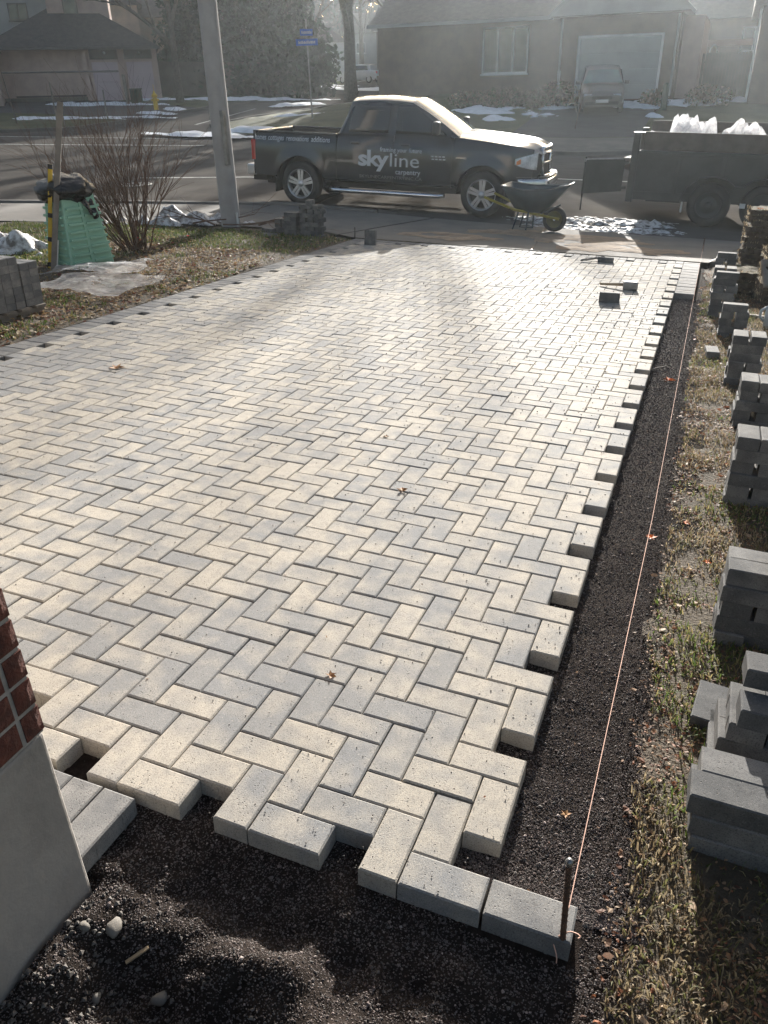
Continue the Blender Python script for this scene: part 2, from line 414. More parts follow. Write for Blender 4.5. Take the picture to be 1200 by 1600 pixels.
# ================================================================== SETTING
# base ground, out to the horizon
def base_ground():
    ax = np.unique(np.concatenate([np.linspace(-600, -60, 12), np.linspace(-60, 40, 60), np.linspace(40, 600, 12)]))
    ay = np.unique(np.concatenate([np.linspace(-60, -6, 8), np.linspace(-6, 120, 90), np.linspace(120, 900, 14)]))
    mb = MB()
    for x in ax:
        for y in ay:
            mb.v.append((x, y, T(x, y) - .16 + (-.25 if (-1.6 < y < 1 and -3 < x < 2) else 0)))
    ny = len(ay)
    for i in range(len(ax) - 1):
        for j in range(ny - 1):
            a = i * ny + j; mb.f.append((a, a + ny, a + ny + 1, a + 1))
    o = mb.build('ground', 'lawn_far', smooth=True); o['kind'] = 'structure'
base_ground()
FR = [(60, 41), (12, 31.5), (1.4, 29.7), (-4.3, 27.6), (-10, 27), (-15.5, 27.2), (-18.3, 28), (-20.3, 30.5), (-20.2, 34), (-18.9, 39.5), (-19, 48), (-22, 58), (-28, 85), (-36, 115)]
LF = [(-43, 115), (-33.5, 76), (-25.5, 50), (-24.6, 42), (-24.7, 36.5), (-24.6, 31), (-25, 27), (-26.5, 22.5), (-90, -12)]
draped('road', NK + FR + LF, 1.6, 0, 'asphalt')
strip('kerb_near', NK[1:6], .15, .1, 'concrete', .0)
strip('kerb_apron', NK[5:9], .15, .045, 'concrete', .0)
strip('kerb_near_right', NK[8:], .15, .1, 'concrete', .0)
strip('kerb_far', FR, .15, .12, 'concrete', .0)
strip('kerb_far_left', LF[:6], .15, .12, 'concrete', .0)
strip('kerb_corner_left', LF[5:], .15, .12, 'concrete', .0)
SWN = [(-26, .9), (-12, 8.2), (-9.2, 9.35), (-7.2, 10.15), (-5.35, 10.2), (-4.66, 9.84)]
sw = [(x, y - .06) for x, y in NK[1:8]] + [(3, 13.0), (8, 13.5), (8, 11.2), (2.0, 10.6), (.55, 10.6), (.3, 9.84), (.1, 9.84)] + SWN[::-1]
draped('sidewalk', sw, .5, .004, 'concrete', rough=.006)
for a, b in (((-5.0, 9.9), (-4.35, 12.66)), ((-2.0, 9.86), (-2.35, 12.66)), ((-7.3, 10.15), (-7.6, 12.6)), ((-9.6, 9.3), (-10.4, 11.4)), ((.3, 9.9), (.9, 12.8))):
    strip('sidewalk_joint', [a, b], .022, .0, 'black', .012, step=.3)
# far side of the street
draped('sidewalk_far', [(x, y + .08) for x, y in FR[1:5]] + [(-10, 29.3), (-4.6, 30.1), (1.3, 32.1), (12, 34)], 1.2, .1, 'concrete')
draped('lawn_right', [(12, 34.1), (1.3, 32.2), (-2.5, 30.9), (-2.6, 40), (-2, 60), (12, 60)], 1.1, .1, 'lawn_far', rough=.1)
draped('driveway_right', [(-2.65, 30.85), (-4.6, 30.2), (-7.2, 29.75), (-7.2, 40), (-2.75, 40)], 1.0, .1, 'asphalt_dark')
draped('lawn_middle', [(-7.3, 29.75), (-10, 29.4), (-10.1, 27.15), (-15.5, 27.35), (-18.2, 28.15), (-20.1, 30.6), (-20, 34), (-18.75, 39.5), (-18.85, 48), (-21.8, 58), (-27, 80), (-7.5, 80)], 1.3, .1, 'lawn_far', rough=.12)
draped('lawn_left', [(-80, -6), (-26.6, 22.75), (-25.15, 27), (-24.75, 30.6), (-30, 31.2), (-80, 20)], 1.4, .1, 'lawn_far', rough=.1)
draped('driveway_left', [(-24.75, 30.7), (-24.8, 36.4), (-33, 38.6), (-37.5, 36.4), (-60, 28), (-80, 20.2), (-30, 31.3)], 1.4, .11, 'asphalt_dark')
draped('lawn_far_left', [(-24.85, 36.6), (-24.75, 42), (-25.65, 50), (-33.6, 76), (-60, 76), (-70, 30), (-60, 28.2), (-37.5, 36.6), (-33, 38.8)], 1.6, .1, 'lawn_far', rough=.1)
M['lawn_sunlit_green'] = mat('lawn_sunlit_green', (.1, .15, .03), (.07, .11, .025), .5, .9, bs=.6, bscale=9, bd=.04)  # green grass with sunlight painted in as a brighter colour
draped('lawn_far_sunlit', [(-26.6, 53), (-29.2, 60), (-34.2, 76.5), (-46, 113), (-66, 113), (-48, 74), (-33, 56)], 2.2, .14, 'lawn_sunlit_green')
# white lines and cracks on the road
for a, b, w in (((-24, 19.2), (-16.4, 23.9), .14), ((-25.5, 22.4), (-17.7, 26.6), .1), ((-12.6, 15.3), (-9.3, 17.6), .1), ((-21.3, 30.8), (-22.4, 38), .1), ((-2.4, 20.8), (2.6, 22.2), .14), ((-9.6, 19.4), (-2.4, 20.8), .12)):
    strip('road_line', [a, b], w, .0, 'line', .008, step=.8)

# ------------------------------------------------------------------ snow
def snow(name, cx, cy, rx, ry, amp, thr, m='snow', n=40, f=2.0, rot=0, dz=.1, seed=3, smooth=True):
    X, Y = np.meshgrid(np.linspace(-1, 1, n), np.linspace(-1, 1, n), indexing='ij')
    r = np.sqrt(X ** 2 + Y ** 2); x = X * rx; y = Y * ry
    c, s = cos(R(rot)), sin(R(rot)); wx = cx + x * c - y * s; wy = cy + x * s + y * c
    h = fbm(wx * f * .7, wy * f * .7, 3, seed) - thr - np.clip(r - .45, 0, 1) * .65
    z = np.array([[T(a, b) for a, b in zip(p, q)] for p, q in zip(wx, wy)]) + dz + np.clip(h, -.04, 1) * amp
    V = np.stack([wx, wy, z], -1).reshape(-1, 3)
    i = np.arange(n - 1); A = (i[:, None] * n + i[None, :]).ravel(); F = np.stack([A, A + n, A + n + 1, A + 1], 1)
    keep = (np.clip(h, -.1, 1).reshape(-1)[F].max(1) > -.02)
    o = npmesh(name, V, F[keep], m, smooth=smooth); o['kind'] = 'stuff'; return o
snow('snow', -7.9, 9.95, 1.1, .42, .62, .36, 'snow_dirty', 70, 5.5, 28, .03, 11)
snow('snow', -7.3, 10.35, .7, .25, .35, .36, 'snow_dirty', 50, 7, 20, .03, 12)
snow('snow', -8.6, 6.75, 1.5, .5, .5, .34, 'snow_dirty', 70, 5, 12, .0, 13)
snow('snow', -1.9, 13.75, 1.25, .55, .22, .43, 'snow_dirty', 80, 7, 8, .0, 14)
snow('snow', -.9, 14.1, .6, .35, .25, .42, 'snow_dirty', 50, 8, 0, .0, 15)
for k, (az, d, rx, ry, a) in enumerate([(-33.2, 33.6, 2.6, 1.0, 15), (-31.2, 34.8, 2.2, .8, 20), (-26.8, 40.2, 2, .5, 40), (-36.5, 43, 1.3, .7, 0), (-35, 44.5, 1.4, .7, 0), (-38.6, 48.5, 3.2, 1.1, 10), (-41, 48.5, 2.2, 1.0, 10), (-41.5, 41.8, 2.6, .7, 20), (-44.6, 42.3, 2.2, .5, 20), (-37.4, 41.3, 1.8, .4, 20),
    (-33.3, 50.5, 5, 1.3, 30), (-30, 51.5, 5, 1.4, 30), (-15.3, 37.6, 1.6, .9, 0), (-13.0, 38.0, 1.1, .8, 0), (-14, 35.5, 1.0, .5, 0), (-11.6, 36.8, .9, .6, 0), (-10.8, 38.6, 1.0, .7, 0), (-5.6, 39.5, 1.5, 1.0, 0), (-3.8, 40.4, 1.6, 1.0, 0), (-1.6, 41.0, 1.9, 1.2, 0), (.6, 42.6, 1.4, 1.2, 0), (-4.4, 36.6, .5, .3, 0), (-12, 36.2, .6, .3, 0), (-22.3, 67, 4, 2.5, 0), (-20.8, 67, 3.4, 2, 0), (-24.8, 75, 2.2, 1.5, 0), (-26, 70, 2, 1, 0), (-27.5, 46, 2, .6, 60)]):
    x, y = polar(az, d)
    snow('snow', x, y, rx, ry, .34, .33, 'snow', 34, 1.3 if rx > 1.2 else 2.6, a, .1, 20 + k)

# ================================================================== DRIVEWAY
PL, PW, PH = .1965, .0965, .06
def paver_mesh(name, l=PL, w=PW, h=PH, ch=.0045, nib=True):
    mb = MB(); a, b = l / 2, w / 2
    ring = lambda x, y, z: [(-x, -y, z), (x, -y, z), (x, y, z), (-x, y, z)]
    mb.v = ring(a, b, 0) + ring(a, b, h - ch * .8) + ring(a - ch, b - ch, h)
    mb.f = [(3, 2, 1, 0), (8, 9, 10, 11)]
    for k in range(2):
        for i in range(4):
            j = (i + 1) % 4; mb.f.append((k * 4 + i, k * 4 + j, k * 4 + 4 + j, k * 4 + 4 + i))
    if nib:
        for sx in (-1, 1):
            for sy in (-1, 1):
                mb.bb((sx * a * .5 - .004, sy * b, 0), (sx * a * .5 + .004, sy * (b + .0013), h * .8))
    return mb
PMB = paver_mesh('paver'); PME = PMB.mesh('paver', fix=False)
PME.materials.append(M['paver'])
PMEb = PMB.mesh('border_paver', fix=False); PMEb.materials.append(M['paver_border'])
GME = PMB.mesh('grey_paver', fix=False); GME.materials.append(M['paver_grey'])
BME = PMB.mesh('packed_paver_skylit', fix=False); BME.materials.append(M['paver_border'])  # same grey pavers; lighter border material stands in for sky light on them
drive = empty_struct('driveway', DM)
cells = []
for j in range(-1, 96):
    for i in range(-44, 0):
        k = (i - j) % 4
        if k == 3 and i + 1 <= -1: cells.append((i + 1, j + .5, 0))
        if k == 2 and j + 1 <= 95: cells.append((i + .5, j + 1, 1))
# courses that were never laid against the garage front (behind the brick pier)
cells = [c for c in cells if not (c[0] < -13.5 and c[1] < .6)]
cl = CAM
def px_size(c):
    p = D3(c[0] * .1, c[1] * .1); return (p - CAM).length
cells.sort(key=px_size)
def pose(x, y, v, z=-PH):
    return Matrix.Translation((x, y, z + random.gauss(0, .0011))) @ Matrix.Rotation(pi / 2 * v + random.gauss(0, .0055), 4, 'Z') @ Matrix.Rotation(random.gauss(0, .004), 4, 'X') @ Matrix.Rotation(random.gauss(0, .003), 4, 'Y')
for c in cells[:299]:
    o = link('paver', PME, None, drive); o.matrix_local = pose(c[0] * .1, c[1] * .1, c[2])
def joined(name, items, m, parent, base=PMB):
    V0 = np.array(base.v); nv = len(V0); Vs = []; F4 = np.array([f for f in base.f]); Fs = []; At = []
    for n, (x, y, v) in enumerate(items):
        Mx = np.array(pose(x, y, v)); Vs.append(V0 @ Mx[:3, :3].T + Mx[:3, 3]); Fs.append(F4 + n * nv); At.append(np.full(nv, rnd()))
    o = npmesh(name, np.concatenate(Vs), np.concatenate(Fs), m, parent, attr=np.concatenate(At)); o['kind'] = 'stuff'; return o
joined('pavers', [(c[0] * .1, c[1] * .1, c[2]) for c in cells[299:]], 'paver', drive)
# charcoal border: left edge, far edge, the started run on the right, the two at the near corner
bd = []
for j in range(0, 98): bd.append((-4.5, .05 + j * .1, 0))
for i in range(44): bd.append((-.05 - i * .1, 9.7, 1))
for j in range(76, 98): bd.append((.1, .05 + j * .1, 0))
bd += [(.104, -.05, 0)]
bd += [(-.97 - i * .1, -.22, 1) for i in range(6)]
bd = [b for b in bd if not (b[0] < -4 and b[1] < 1.2)]
for x, y, v in bd:
    o = link('border_paver', PMEb, None, drive); o.matrix_local = pose(x, y, v, -PH)

# bedding gravel: under the stones, in the trench on the right and dug open in front
def bed():
    def ax(*seg): return np.unique(np.concatenate([np.linspace(a, b, n) for a, b, n in seg]))
    X1 = ax((-4.62, -1.3, 12), (-1.3, .5, 150)); Y1 = ax((-1.4, -.02, 120), (-.02, 2, 90), (2, 6, 60), (6, 9.85, 24))
    X, Y = np.meshgrid(X1, Y1, indexing='ij')
    z = np.full_like(X, -.056)
    z += (fbm(X * 9, Y * 9, 4, 1) - .5) * .012
    pit = np.clip((-.1 - Y) / .16, 0, 1) * np.clip((.42 - X) / .2, 0, 1)
    mound = fbm(X * 3.2 + 3.1, Y * 3.2 + 1.7, 3, 8)
    z += pit * (-.04 + (mound - .45) * .19 + (fbm(X * 11, Y * 11, 3, 2) - .5) * .06)
    # ridge that catches the sun, running from the pier to the stake
    for (px, py, rr, hh) in ((-.66, -.36, .13, .05), (-.48, -.40, .11, .055), (-.36, -.36, .07, .045), (-.28, -.46, .09, .05), (-.12, -.5, .1, .04), (.02, -.6, .08, .03), (-.7, -.62, .1, .035), (-.5, -.66, .08, .03)):
        z += hh * np.exp(-(((X - px) / rr) ** 2 + ((Y - py) / (rr * .7)) ** 2))
    tr = (X > -.12) & (Y > -.1)
    z += tr * (fbm(X * 5, Y * 3, 3, 4) - .5) * .02
    # under the pavers keep it flat and below them
    under = (X < -.12) & (Y > -.06); z = np.where(under, -.062, z)
    z = np.where((X < -.88) & (Y < -.3), -.09, z)
    z = z - .06 * np.clip((X - .4) / .06, 0, 1)
    Xs = X; V = np.stack([Xs, Y, z], -1)
    n, m2 = X.shape; i = np.arange(n - 1); j = np.arange(m2 - 1); A = (i[:, None] * m2 + j[None, :]).ravel()
    F = np.stack([A, A + m2, A + m2 + 1, A + 1], 1)
    Vw = V.reshape(-1, 3) @ np.array(DM)[:3, :3].T
    o = npmesh('gravel_bed', Vw, F, 'gravel_floor', smooth=True); o['kind'] = 'structure'
    return X1, Y1, z
BX, BY, BZ = bed()
def bedz(x, y):
    i = np.clip(np.searchsorted(BX, x) - 1, 0, len(BX) - 2); j = np.clip(np.searchsorted(BY, y) - 1, 0, len(BY) - 2)
    fx = np.clip((x - BX[i]) / (BX[i + 1] - BX[i]), 0, 1); fy = np.clip((y - BY[j]) / (BY[j + 1] - BY[j]), 0, 1)
    return (BZ[i, j] * (1 - fx) + BZ[i + 1, j] * fx) * (1 - fy) + (BZ[i, j + 1] * (1 - fx) + BZ[i + 1, j + 1] * fx) * fy
OCT = np.array([(1, 0, 0), (-1, 0, 0), (0, 1, 0), (0, -1, 0), (0, 0, 1), (0, 0, -1)], float)
OCF = np.array([(0, 2, 4), (2, 1, 4), (1, 3, 4), (3, 0, 4), (2, 0, 5), (1, 2, 5), (3, 1, 5), (0, 3, 5)])
def scatter_stones(name, P, size, cols, drivef=True, parent=None):
    n = len(P); V = OCT[None] * (size[:, None, None]) * np.random.uniform(.55, 1.25, (n, 6, 3))
    a = np.random.uniform(0, 2 * pi, n); c, s = np.cos(a), np.sin(a)
    x = V[:, :, 0] * c[:, None] - V[:, :, 1] * s[:, None]; y = V[:, :, 0] * s[:, None] + V[:, :, 1] * c[:, None]
    V = np.stack([x, y, V[:, :, 2] * .8], -1) + P[:, None, :]
    V = V.reshape(-1, 3)
    if drivef: V = V @ np.array(DM)[:3, :3].T
    F = (OCF[None] + (np.arange(n) * 6)[:, None, None]).reshape(-1, 3)
    o = npmesh(name, V, F, 'stonecol', parent, col=np.repeat(cols, 8, 0)); o['kind'] = 'stuff'; return o
def gravel():
    n = 80000; x = np.random.uniform(-.95, .42, n); y = np.random.uniform(-1.25, .0, n)
    n2 = 90000; x2 = np.random.uniform(-.11, .36, n2); y2 = .0 + 7.6 * np.random.uniform(0, 1, n2) ** 1.9
    x = np.concatenate([x, x2]); y = np.concatenate([y, y2])
    edge = .3 + (fbm(y * 2.2, y * 0, 3, 9) - .5) * .14
    keep = (x < edge + .09 * np.random.rand(len(x)) ** 2) | (np.random.rand(len(x)) < .12)
    keep &= ~((x > -.02) & (x < .22) & (y > -.11) & (y < .01))
    x, y, edge = x[keep], y[keep], edge[keep]
    s = np.random.uniform(.001, .0029, len(x)) * (1 + (np.random.rand(len(x)) < .04) * 1.0) * (1 + np.clip(y, 0, 8) * .12)
    zz = bedz(x, y); zz = np.where((x > .24) & (y > -1.3), np.maximum(zz, -.05 + (fbm(x * 5, y * 5, 3, 5) - .5) * .05 * (x > edge - .05)), zz); P = np.stack([x, y, zz + s * .3], -1)
    v = np.random.uniform(.045, .18, len(x)) * (1 + (np.random.rand(len(x)) < .05) * 1.3); w = np.random.uniform(-.012, .02, len(x))
    scatter_stones('gravel', P, s, np.stack([v * 1.08 + w * .8, v * .9, v * .82], -1))
gravel()

# ------------------------------------------------------------------ lawns beside the drive
def lawn_near():
    YR = [-1.6 + .2 * k for k in range(56)]
    edge = [(.28 + (float(fbm(y * 2.2, 0, 3, 9)) - .5) * .1 + (float(fbm(y * 13, 3, 2, 19)) - .5) * .07, y) for y in [-1.6 + .05 * k for k in range(224)] if y < 9.6]
    pr = edge + [(.34, 9.8), (.6, 10.55), (2, 10.55), (8, 11.15), (14, 11.5), (14, -3), (.4, -3)]
    draped('lawn_strip_right', pr, .22, -.05, 'lawn', zf=lambda x, y: ZD(x, y) if y < 9.8 else T(x, y), rough=.05, freq=5)
    pl = [(-4.62, -2)] + [(-4.62, y) for y in (2, 6, 9.8)] + [(x, y - .02) for x, y in SWN[::-1]] + [(-26, -9)]
    draped('lawn_strip_left', pl, .3, -.012, 'lawn', zf=T, rough=.07, freq=2.5)
lawn_near()
def rzr(x, y): return -.05 + (fbm(x * 5, y * 5, 3, 5) - .5) * .05
def world_from_drive(x, y, dz):
    return np.stack([x, y, -(NX * x + NY * y) / NZ + dz], -1)
def blades(name, x, y, z, hgt, cols, wid=.0022):
    n = len(x); a = np.random.uniform(0, 2 * pi, n); l = np.random.uniform(.2, 1.1, n) * hgt
    dx, dy = np.cos(a), np.sin(a); w = wid * np.random.uniform(.7, 1.5, n)
    b = np.random.uniform(0, 2 * pi, n); lx, ly = np.cos(b) * l, np.sin(b) * l
    P = np.stack([x, y, z], -1)
    A = P + np.stack([dx * w, dy * w, 0 * w], -1); B = P - np.stack([dx * w, dy * w, 0 * w], -1)
    Cc = P + np.stack([lx * .45 - dx * w * .7, ly * .45 - dy * w * .7, hgt * .75], -1); Dd = P + np.stack([lx * .45 + dx * w * .7, ly * .45 + dy * w * .7, hgt * .75], -1)
    E = P + np.stack([lx, ly, hgt * .85], -1)
    V = np.stack([A, B, Cc, Dd, E], 1).reshape(-1, 3); k = np.arange(n) * 5
    F = np.concatenate([np.stack([k, k + 1, k + 2], 1), np.stack([k, k + 2, k + 3], 1), np.stack([k + 3, k + 2, k + 4], 1)])
    o = npmesh(name, V, F, 'leafcol', col=np.concatenate([cols] * 3)); o['kind'] = 'stuff'; return o
LEAF = np.array([(0, 0, 0), (.35, .3, .06), (.8, .22, .1), (1.1, 0, .16), (.8, -.24, .07), (.35, -.28, .1)], float)
def leaves(name, x, y, z, size, cols):
    n = len(x); L = LEAF[None] * size[:, None, None]; L = L * np.random.uniform(.6, 1.3, (n, 1, 3))
    L[:, :, 2] += (np.random.rand(n, 6) - .3) * size[:, None] * .35
    a = np.random.uniform(0, 2 * pi, n); t = np.random.normal(0, .5, n)
    ca, sa, ct, st_ = np.cos(a), np.sin(a), np.cos(t), np.sin(t)
    X, Y, Z = L[:, :, 0], L[:, :, 1], L[:, :, 2]
    Y, Z = Y * ct[:, None] - Z * st_[:, None], Y * st_[:, None] + Z * ct[:, None]
    X, Y = X * ca[:, None] - Y * sa[:, None], X * sa[:, None] + Y * ca[:, None]
    V = (np.stack([X, Y, np.abs(Z)], -1) + np.stack([x, y, z], -1)[:, None]).reshape(-1, 3)
    k = np.arange(n) * 6
    F = np.concatenate([np.stack([k, k + 1, k + 5], 1), np.stack([k + 1, k + 2, k + 4], 1), np.stack([k + 1, k + 4, k + 5], 1), np.stack([k + 2, k + 3, k + 4], 1)])
    o = npmesh(name, V, F, 'leafcol', col=np.concatenate([cols] * 4)); o['kind'] = 'stuff'; return o
def pal(n, pals, jit=.25):
    p = np.array(pals)[np.random.randint(0, len(pals), n)]; return p * np.random.uniform(1 - jit, 1 + jit, (n, 1))
GR = [(.1, .15, .035), (.16, .17, .06), (.3, .25, .12), (.38, .3, .16), (.2, .16, .08)]
GRD = [(.36, .29, .18), (.26, .2, .12), (.18, .13, .08), (.15, .15, .06)]
LV = [(.3, .17, .09), (.22, .12, .07), (.38, .24, .15), (.17, .08, .05), (.42, .3, .2), (.3, .12, .06)]
def near_cover():
    n = 80000; y = -1.2 + 9.8 * np.random.rand(n) ** 1.7; x = .26 + (1.1 + .05 * y) * np.random.rand(n)
    g = fbm(x * 3.3, y * 3.3, 3, 31); e = .3 + (fbm(y * 2.2, y * 0, 3, 9) - .5) * .1
    k = (g > .3 + .2 * np.random.rand(n)) & (x > e - .03); x, y = x[k], y[k]; g = g[k]
    P = world_from_drive(x, y, rzr(x, y)); c = pal(len(x), GRD); gr = pal(len(x), GR[:3]); c = np.where((fbm(x * 2, y * 2, 2, 77) > .58)[:, None], gr, c)
    blades('grass', P[:, 0], P[:, 1], P[:, 2], np.random.uniform(.008, .034, len(x)) * (1 + y * .04), c)
    n = 60000; y = -1.2 + 10.6 * np.random.rand(n) ** 1.5; x = .22 + 1.3 * np.random.rand(n)
    g = fbm(x * 2.6 + 5, y * 2.6, 3, 41); k = ((g > .44) | (np.random.rand(n) < .25)) & (x > .24 + .05 * np.random.rand(n)); x, y = x[k], y[k]
    P = world_from_drive(x, y, rzr(x, y) + .005)
    leaves('leaf_litter', P[:, 0], P[:, 1], P[:, 2], np.random.uniform(.004, .015, len(x)) * (1 + (np.random.rand(len(x)) < .08)) * (1 + np.clip(y, 0, 9) * .08), pal(len(x), LV))
    # straw bits and grit blown on the trench
    n = 260; y = -.9 + 8 * np.random.rand(n); x = -.05 + .4 * np.random.rand(n); k = ~((x < .22) & (y < .02)); x, y = x[k], y[k]
    P = world_from_drive(x, y, bedz(x, y) + .006); leaves('leaf_litter', P[:, 0], P[:, 1], P[:, 2], np.random.uniform(.005, .012, len(x)), pal(len(x), LV))
    # left lawn
    n = 52000; u = np.random.rand(n) ** .8; y = 1.5 + 8.6 * np.random.rand(n); x = -4.65 - 5.5 * u
    z = np.array([T(a, b) for a, b in zip(x, y)]) - .012 + (fbm(x * 2.5, y * 2.5, 3, 5) - .5) * .07
    g = fbm(x * 1.1, y * 1.1, 3, 52); lim = np.array([yk(a) for a in x]) - 2.75; k = (y < lim) & (y < 9.75)
    green = (g > .5) | (y > 8)
    kk = k & (green | (np.random.rand(n) < .25)); c = np.where(green[:, None], pal(n, [(.08, .12, .03), (.12, .15, .045), (.2, .19, .08)]), pal(n, GRD))
    blades('grass', x[kk], y[kk], z[kk], np.random.uniform(.02, .06, kk.sum()), c[kk], .005)
    n = 24000; u = np.random.rand(n) ** .9; y = 1.5 + 8.3 * np.random.rand(n); x = -4.64 - 4.6 * u
    z = np.array([T(a, b) for a, b in zip(x, y)]) - .005 + (fbm(x * 2.5, y * 2.5, 3, 5) - .5) * .07
    g = fbm(x * .9 + 9, y * .9, 3, 61); lim = np.array([yk(a) for a in x]) - 2.8
    k = (y < lim) & ((g > .42) & (y < 8.6) | (np.random.rand(n) < .15)); x, y, z = x[k], y[k], z[k]
    leaves('leaf_litter', x, y, z, np.random.uniform(.03, .065, len(x)), pal(len(x), [(.3, .19, .1), (.22, .12, .07), (.42, .31, .19), (.2, .08, .05), (.5, .4, .28), (.34, .24, .12)]))
    # stones in the dug soil by the pier
    n = 1100; x = np.random.uniform(-.95, -.35, n); y = np.random.uniform(-1.0, -.32, n); k = (np.random.rand(n) < np.clip((-.38 - y) * 3 + (-.5 - x) * 2, .05, 1)); x, y = x[k], y[k]
    s = np.random.uniform(.003, .009, len(x)); v = np.random.uniform(.05, .15, len(x))
    scatter_stones('pebbles', np.stack([x, y, bedz(x, y) + s * .4], -1), s, np.stack([v, v * .88, v * .78], -1))
near_cover()
def grit():
    n = 2600; y = -.1 + 7.5 * np.random.rand(n) ** 1.6; x = -.02 - 4.2 * np.random.rand(n) ** 1.4
    s = np.random.uniform(.0012, .003, n) * (1 + .25 * y); v = np.random.uniform(.03, .2, n)
    scatter_stones('grit', np.stack([x, y, np.full(n, .001) + s * .4], -1), s, np.stack([v, v * .88, v * .78], -1))
    n = 90; x = -.05 - 4.2 * np.random.rand(n); y = .1 + 8 * np.random.rand(n); P = world_from_drive(x, y, np.full(n, .002))
    leaves('leaf_litter', P[:, 0], P[:, 1], P[:, 2], np.random.uniform(.006, .014, n), pal(n, LV))
grit()
M['sand'] = mat('sand', (.34, .25, .17), (.2, .155, .115), 5, .95, bs=.8, bscale=60, bd=.01)
for k, (cx, cy, rx, ry) in enumerate(((-1.6, 11.3, 1.3, .8), (-.8, 10.7, 1.0, .6), (-2.6, 11.7, .9, .5), (-3.4, 10.6, .9, .5))): snow('sand', cx, cy, rx, ry, .05, .4, 'sand', 60, 3.5, 10, .012, 70 + k)
for k, (cx, cy, rx, ry) in enumerate(((-1.7, 13.3, 1.3, .35), (-1.4, 14.4, 1.2, .4), (-2.6, 13.9, .8, .4), (-.9, 13.5, .8, .4))): snow('snow', cx, cy, rx, ry, .09, .44, 'snow_dirty', 90, 16, 5, .004, 80 + k)

# ================================================================== THINGS NEAR THE DRIVE
def loose(x, y, z, v, label, group, dang=0, tilt=None, me=GME, name='grey_paver'):
    o = link(name, me); m = DM @ Matrix.Translation((x, y, z)) @ Matrix.Rotation(pi / 2 * v + dang, 4, 'Z')
    if tilt is not None: m = m @ tilt
    o.matrix_world = m; return tag(o, label, 'paver', group)
ORD = ['bottom', 'second', 'third', 'fourth', 'fifth', 'sixth', 'seventh', 'eighth']
def stack(x0, y0, courses, desc, base=-.064, jit=.008, rot=0, h=.0605, group=None, me=GME):
    """courses: strings; Y = paver end-on to the viewer, X = paver side-on; F/B rows for X"""
    for k, c in enumerate(courses):
        dx, row = c; n = len(row); cx = x0 + dx
        top = k == len(courses) - 1
        lev = 'top' if top else ORD[k]
        q = 0
        for ch in row:
            if ch == 'Y': items = [(cx + .049, y0 + .1, 1, '')]; w = .1
            elif ch == 'y': items = [(cx + .049, y0 + .14, 1, '')]; w = .1
            elif ch == 'X': items = [(cx + .1, y0 + .05, 0, 'front'), (cx + .1, y0 + .15, 0, 'back')]; w = .2
            elif ch == 'F': items = [(cx + .1, y0 + .05, 0, 'front')]; w = .2
            elif ch == 'B': items = [(cx + .1, y0 + .15, 0, 'back')]; w = .2
            else: items = []; w = .1 if ch == '-' else .02
            for (px, py, v, fb) in items:
                q += 1
                pos = (['leftmost', 'second', 'third', 'fourth', 'fifth', 'sixth'][q - 1]) if sum(a in 'YyXFB' for a in row) > 1 or fb else ''
                if fb: pos = ('left ' if cx < x0 + dx + .1 else 'right ' if len(row) > 1 else '') + fb
                lab = ('grey paver, %s in %s course of %s' % (pos, lev, desc)) if pos else 'grey paver, only one in %s course of %s' % (lev, desc)
                a, b = px + random.gauss(0, jit * .5), py + random.gauss(0, jit)
                if rot:
                    rx, ry = a - x0, b - y0; a, b = x0 + rx * cos(rot) - ry * sin(rot), y0 + rx * sin(rot) + ry * cos(rot)
                loose(a, b, base + k * h, v, ' '.join(lab.split()), group or 'grey pavers stacked on the right-hand grass strip', rot + random.gauss(0, .012), me=me)
            cx += w
# nearest the camera: long side-on courses
stack(.41, .315, [(.02, 'XX'), (.01, 'XX'), (0, 'FF')], 'the low near stack')
loose(.53, .465, -.064 + 2 * .0605, 0, 'grey paver lying behind the top course of the low near stack', 'grey pavers stacked on the right-hand grass strip')
stack(.47, .63, [(0, 'YYYY'), (.012, 'XX'), (.03, 'YYY'), (.045, 'FF')], 'the stepped near stack')
loose(.62, .78, -.064 + 4 * .0605, 0, 'grey paver crowning the stepped stack, bright top', 'grey pavers stacked on the right-hand grass strip', .02)
loose(.83, .78, -.064 + 4 * .0605, 0, 'grey paver right of the crowning paver on the stepped stack', 'grey pavers stacked on the right-hand grass strip', .02)
loose(.475, .87, -.064, 1, 'single grey paver lying on the grass left of the stepped stack', 'grey pavers stacked on the right-hand grass strip', -.12)
stack(.475, 1.28, [(0, 'YYYY'), (.0, 'XX'), (.004, 'Y.YYY'), (-.004, 'XX'), (.0, 'XX')], 'the wide stack with dark gaps')
stack(.605, 1.25, [(0, 'YYY')], 'the layer crowning the gapped stack', base=-.064 + 5 * .0605)
stack(.505, 2.48, [(0, 'XX'), (0, 'Y.Y.Y'), (.004, 'XX'), (0, 'Y.YY'), (.005, 'XX'), (.004, 'YYY')], 'the wide stack beyond the gapped one')
stack(.55, 3.66, [(0, 'XX'), (0, 'Y.Y.Y'), (0, 'XX'), (.004, 'Y.YY'), (.0, 'YYY')], 'the wide stack before the narrow tower')
stack(.5, 4.56, [(0, 'Y.Y'), (.004, 'X'), (0, 'Y.Y'), (0, 'X'), (.008, 'X'), (0, 'Y.Y')], 'the narrow six-course tower')
stack(.44, 5.96, [(0, 'Y.Y'), (0, 'X'), (.003, 'Y.Y'), (.0, 'Y.Y'), (.003, 'F')], 'the tower capped by one crosswise paver')
loose(.41, 5.36, -.064, 1, 'single grey paver on the grass left of the narrow tower', 'grey pavers stacked on the right-hand grass strip', .1)
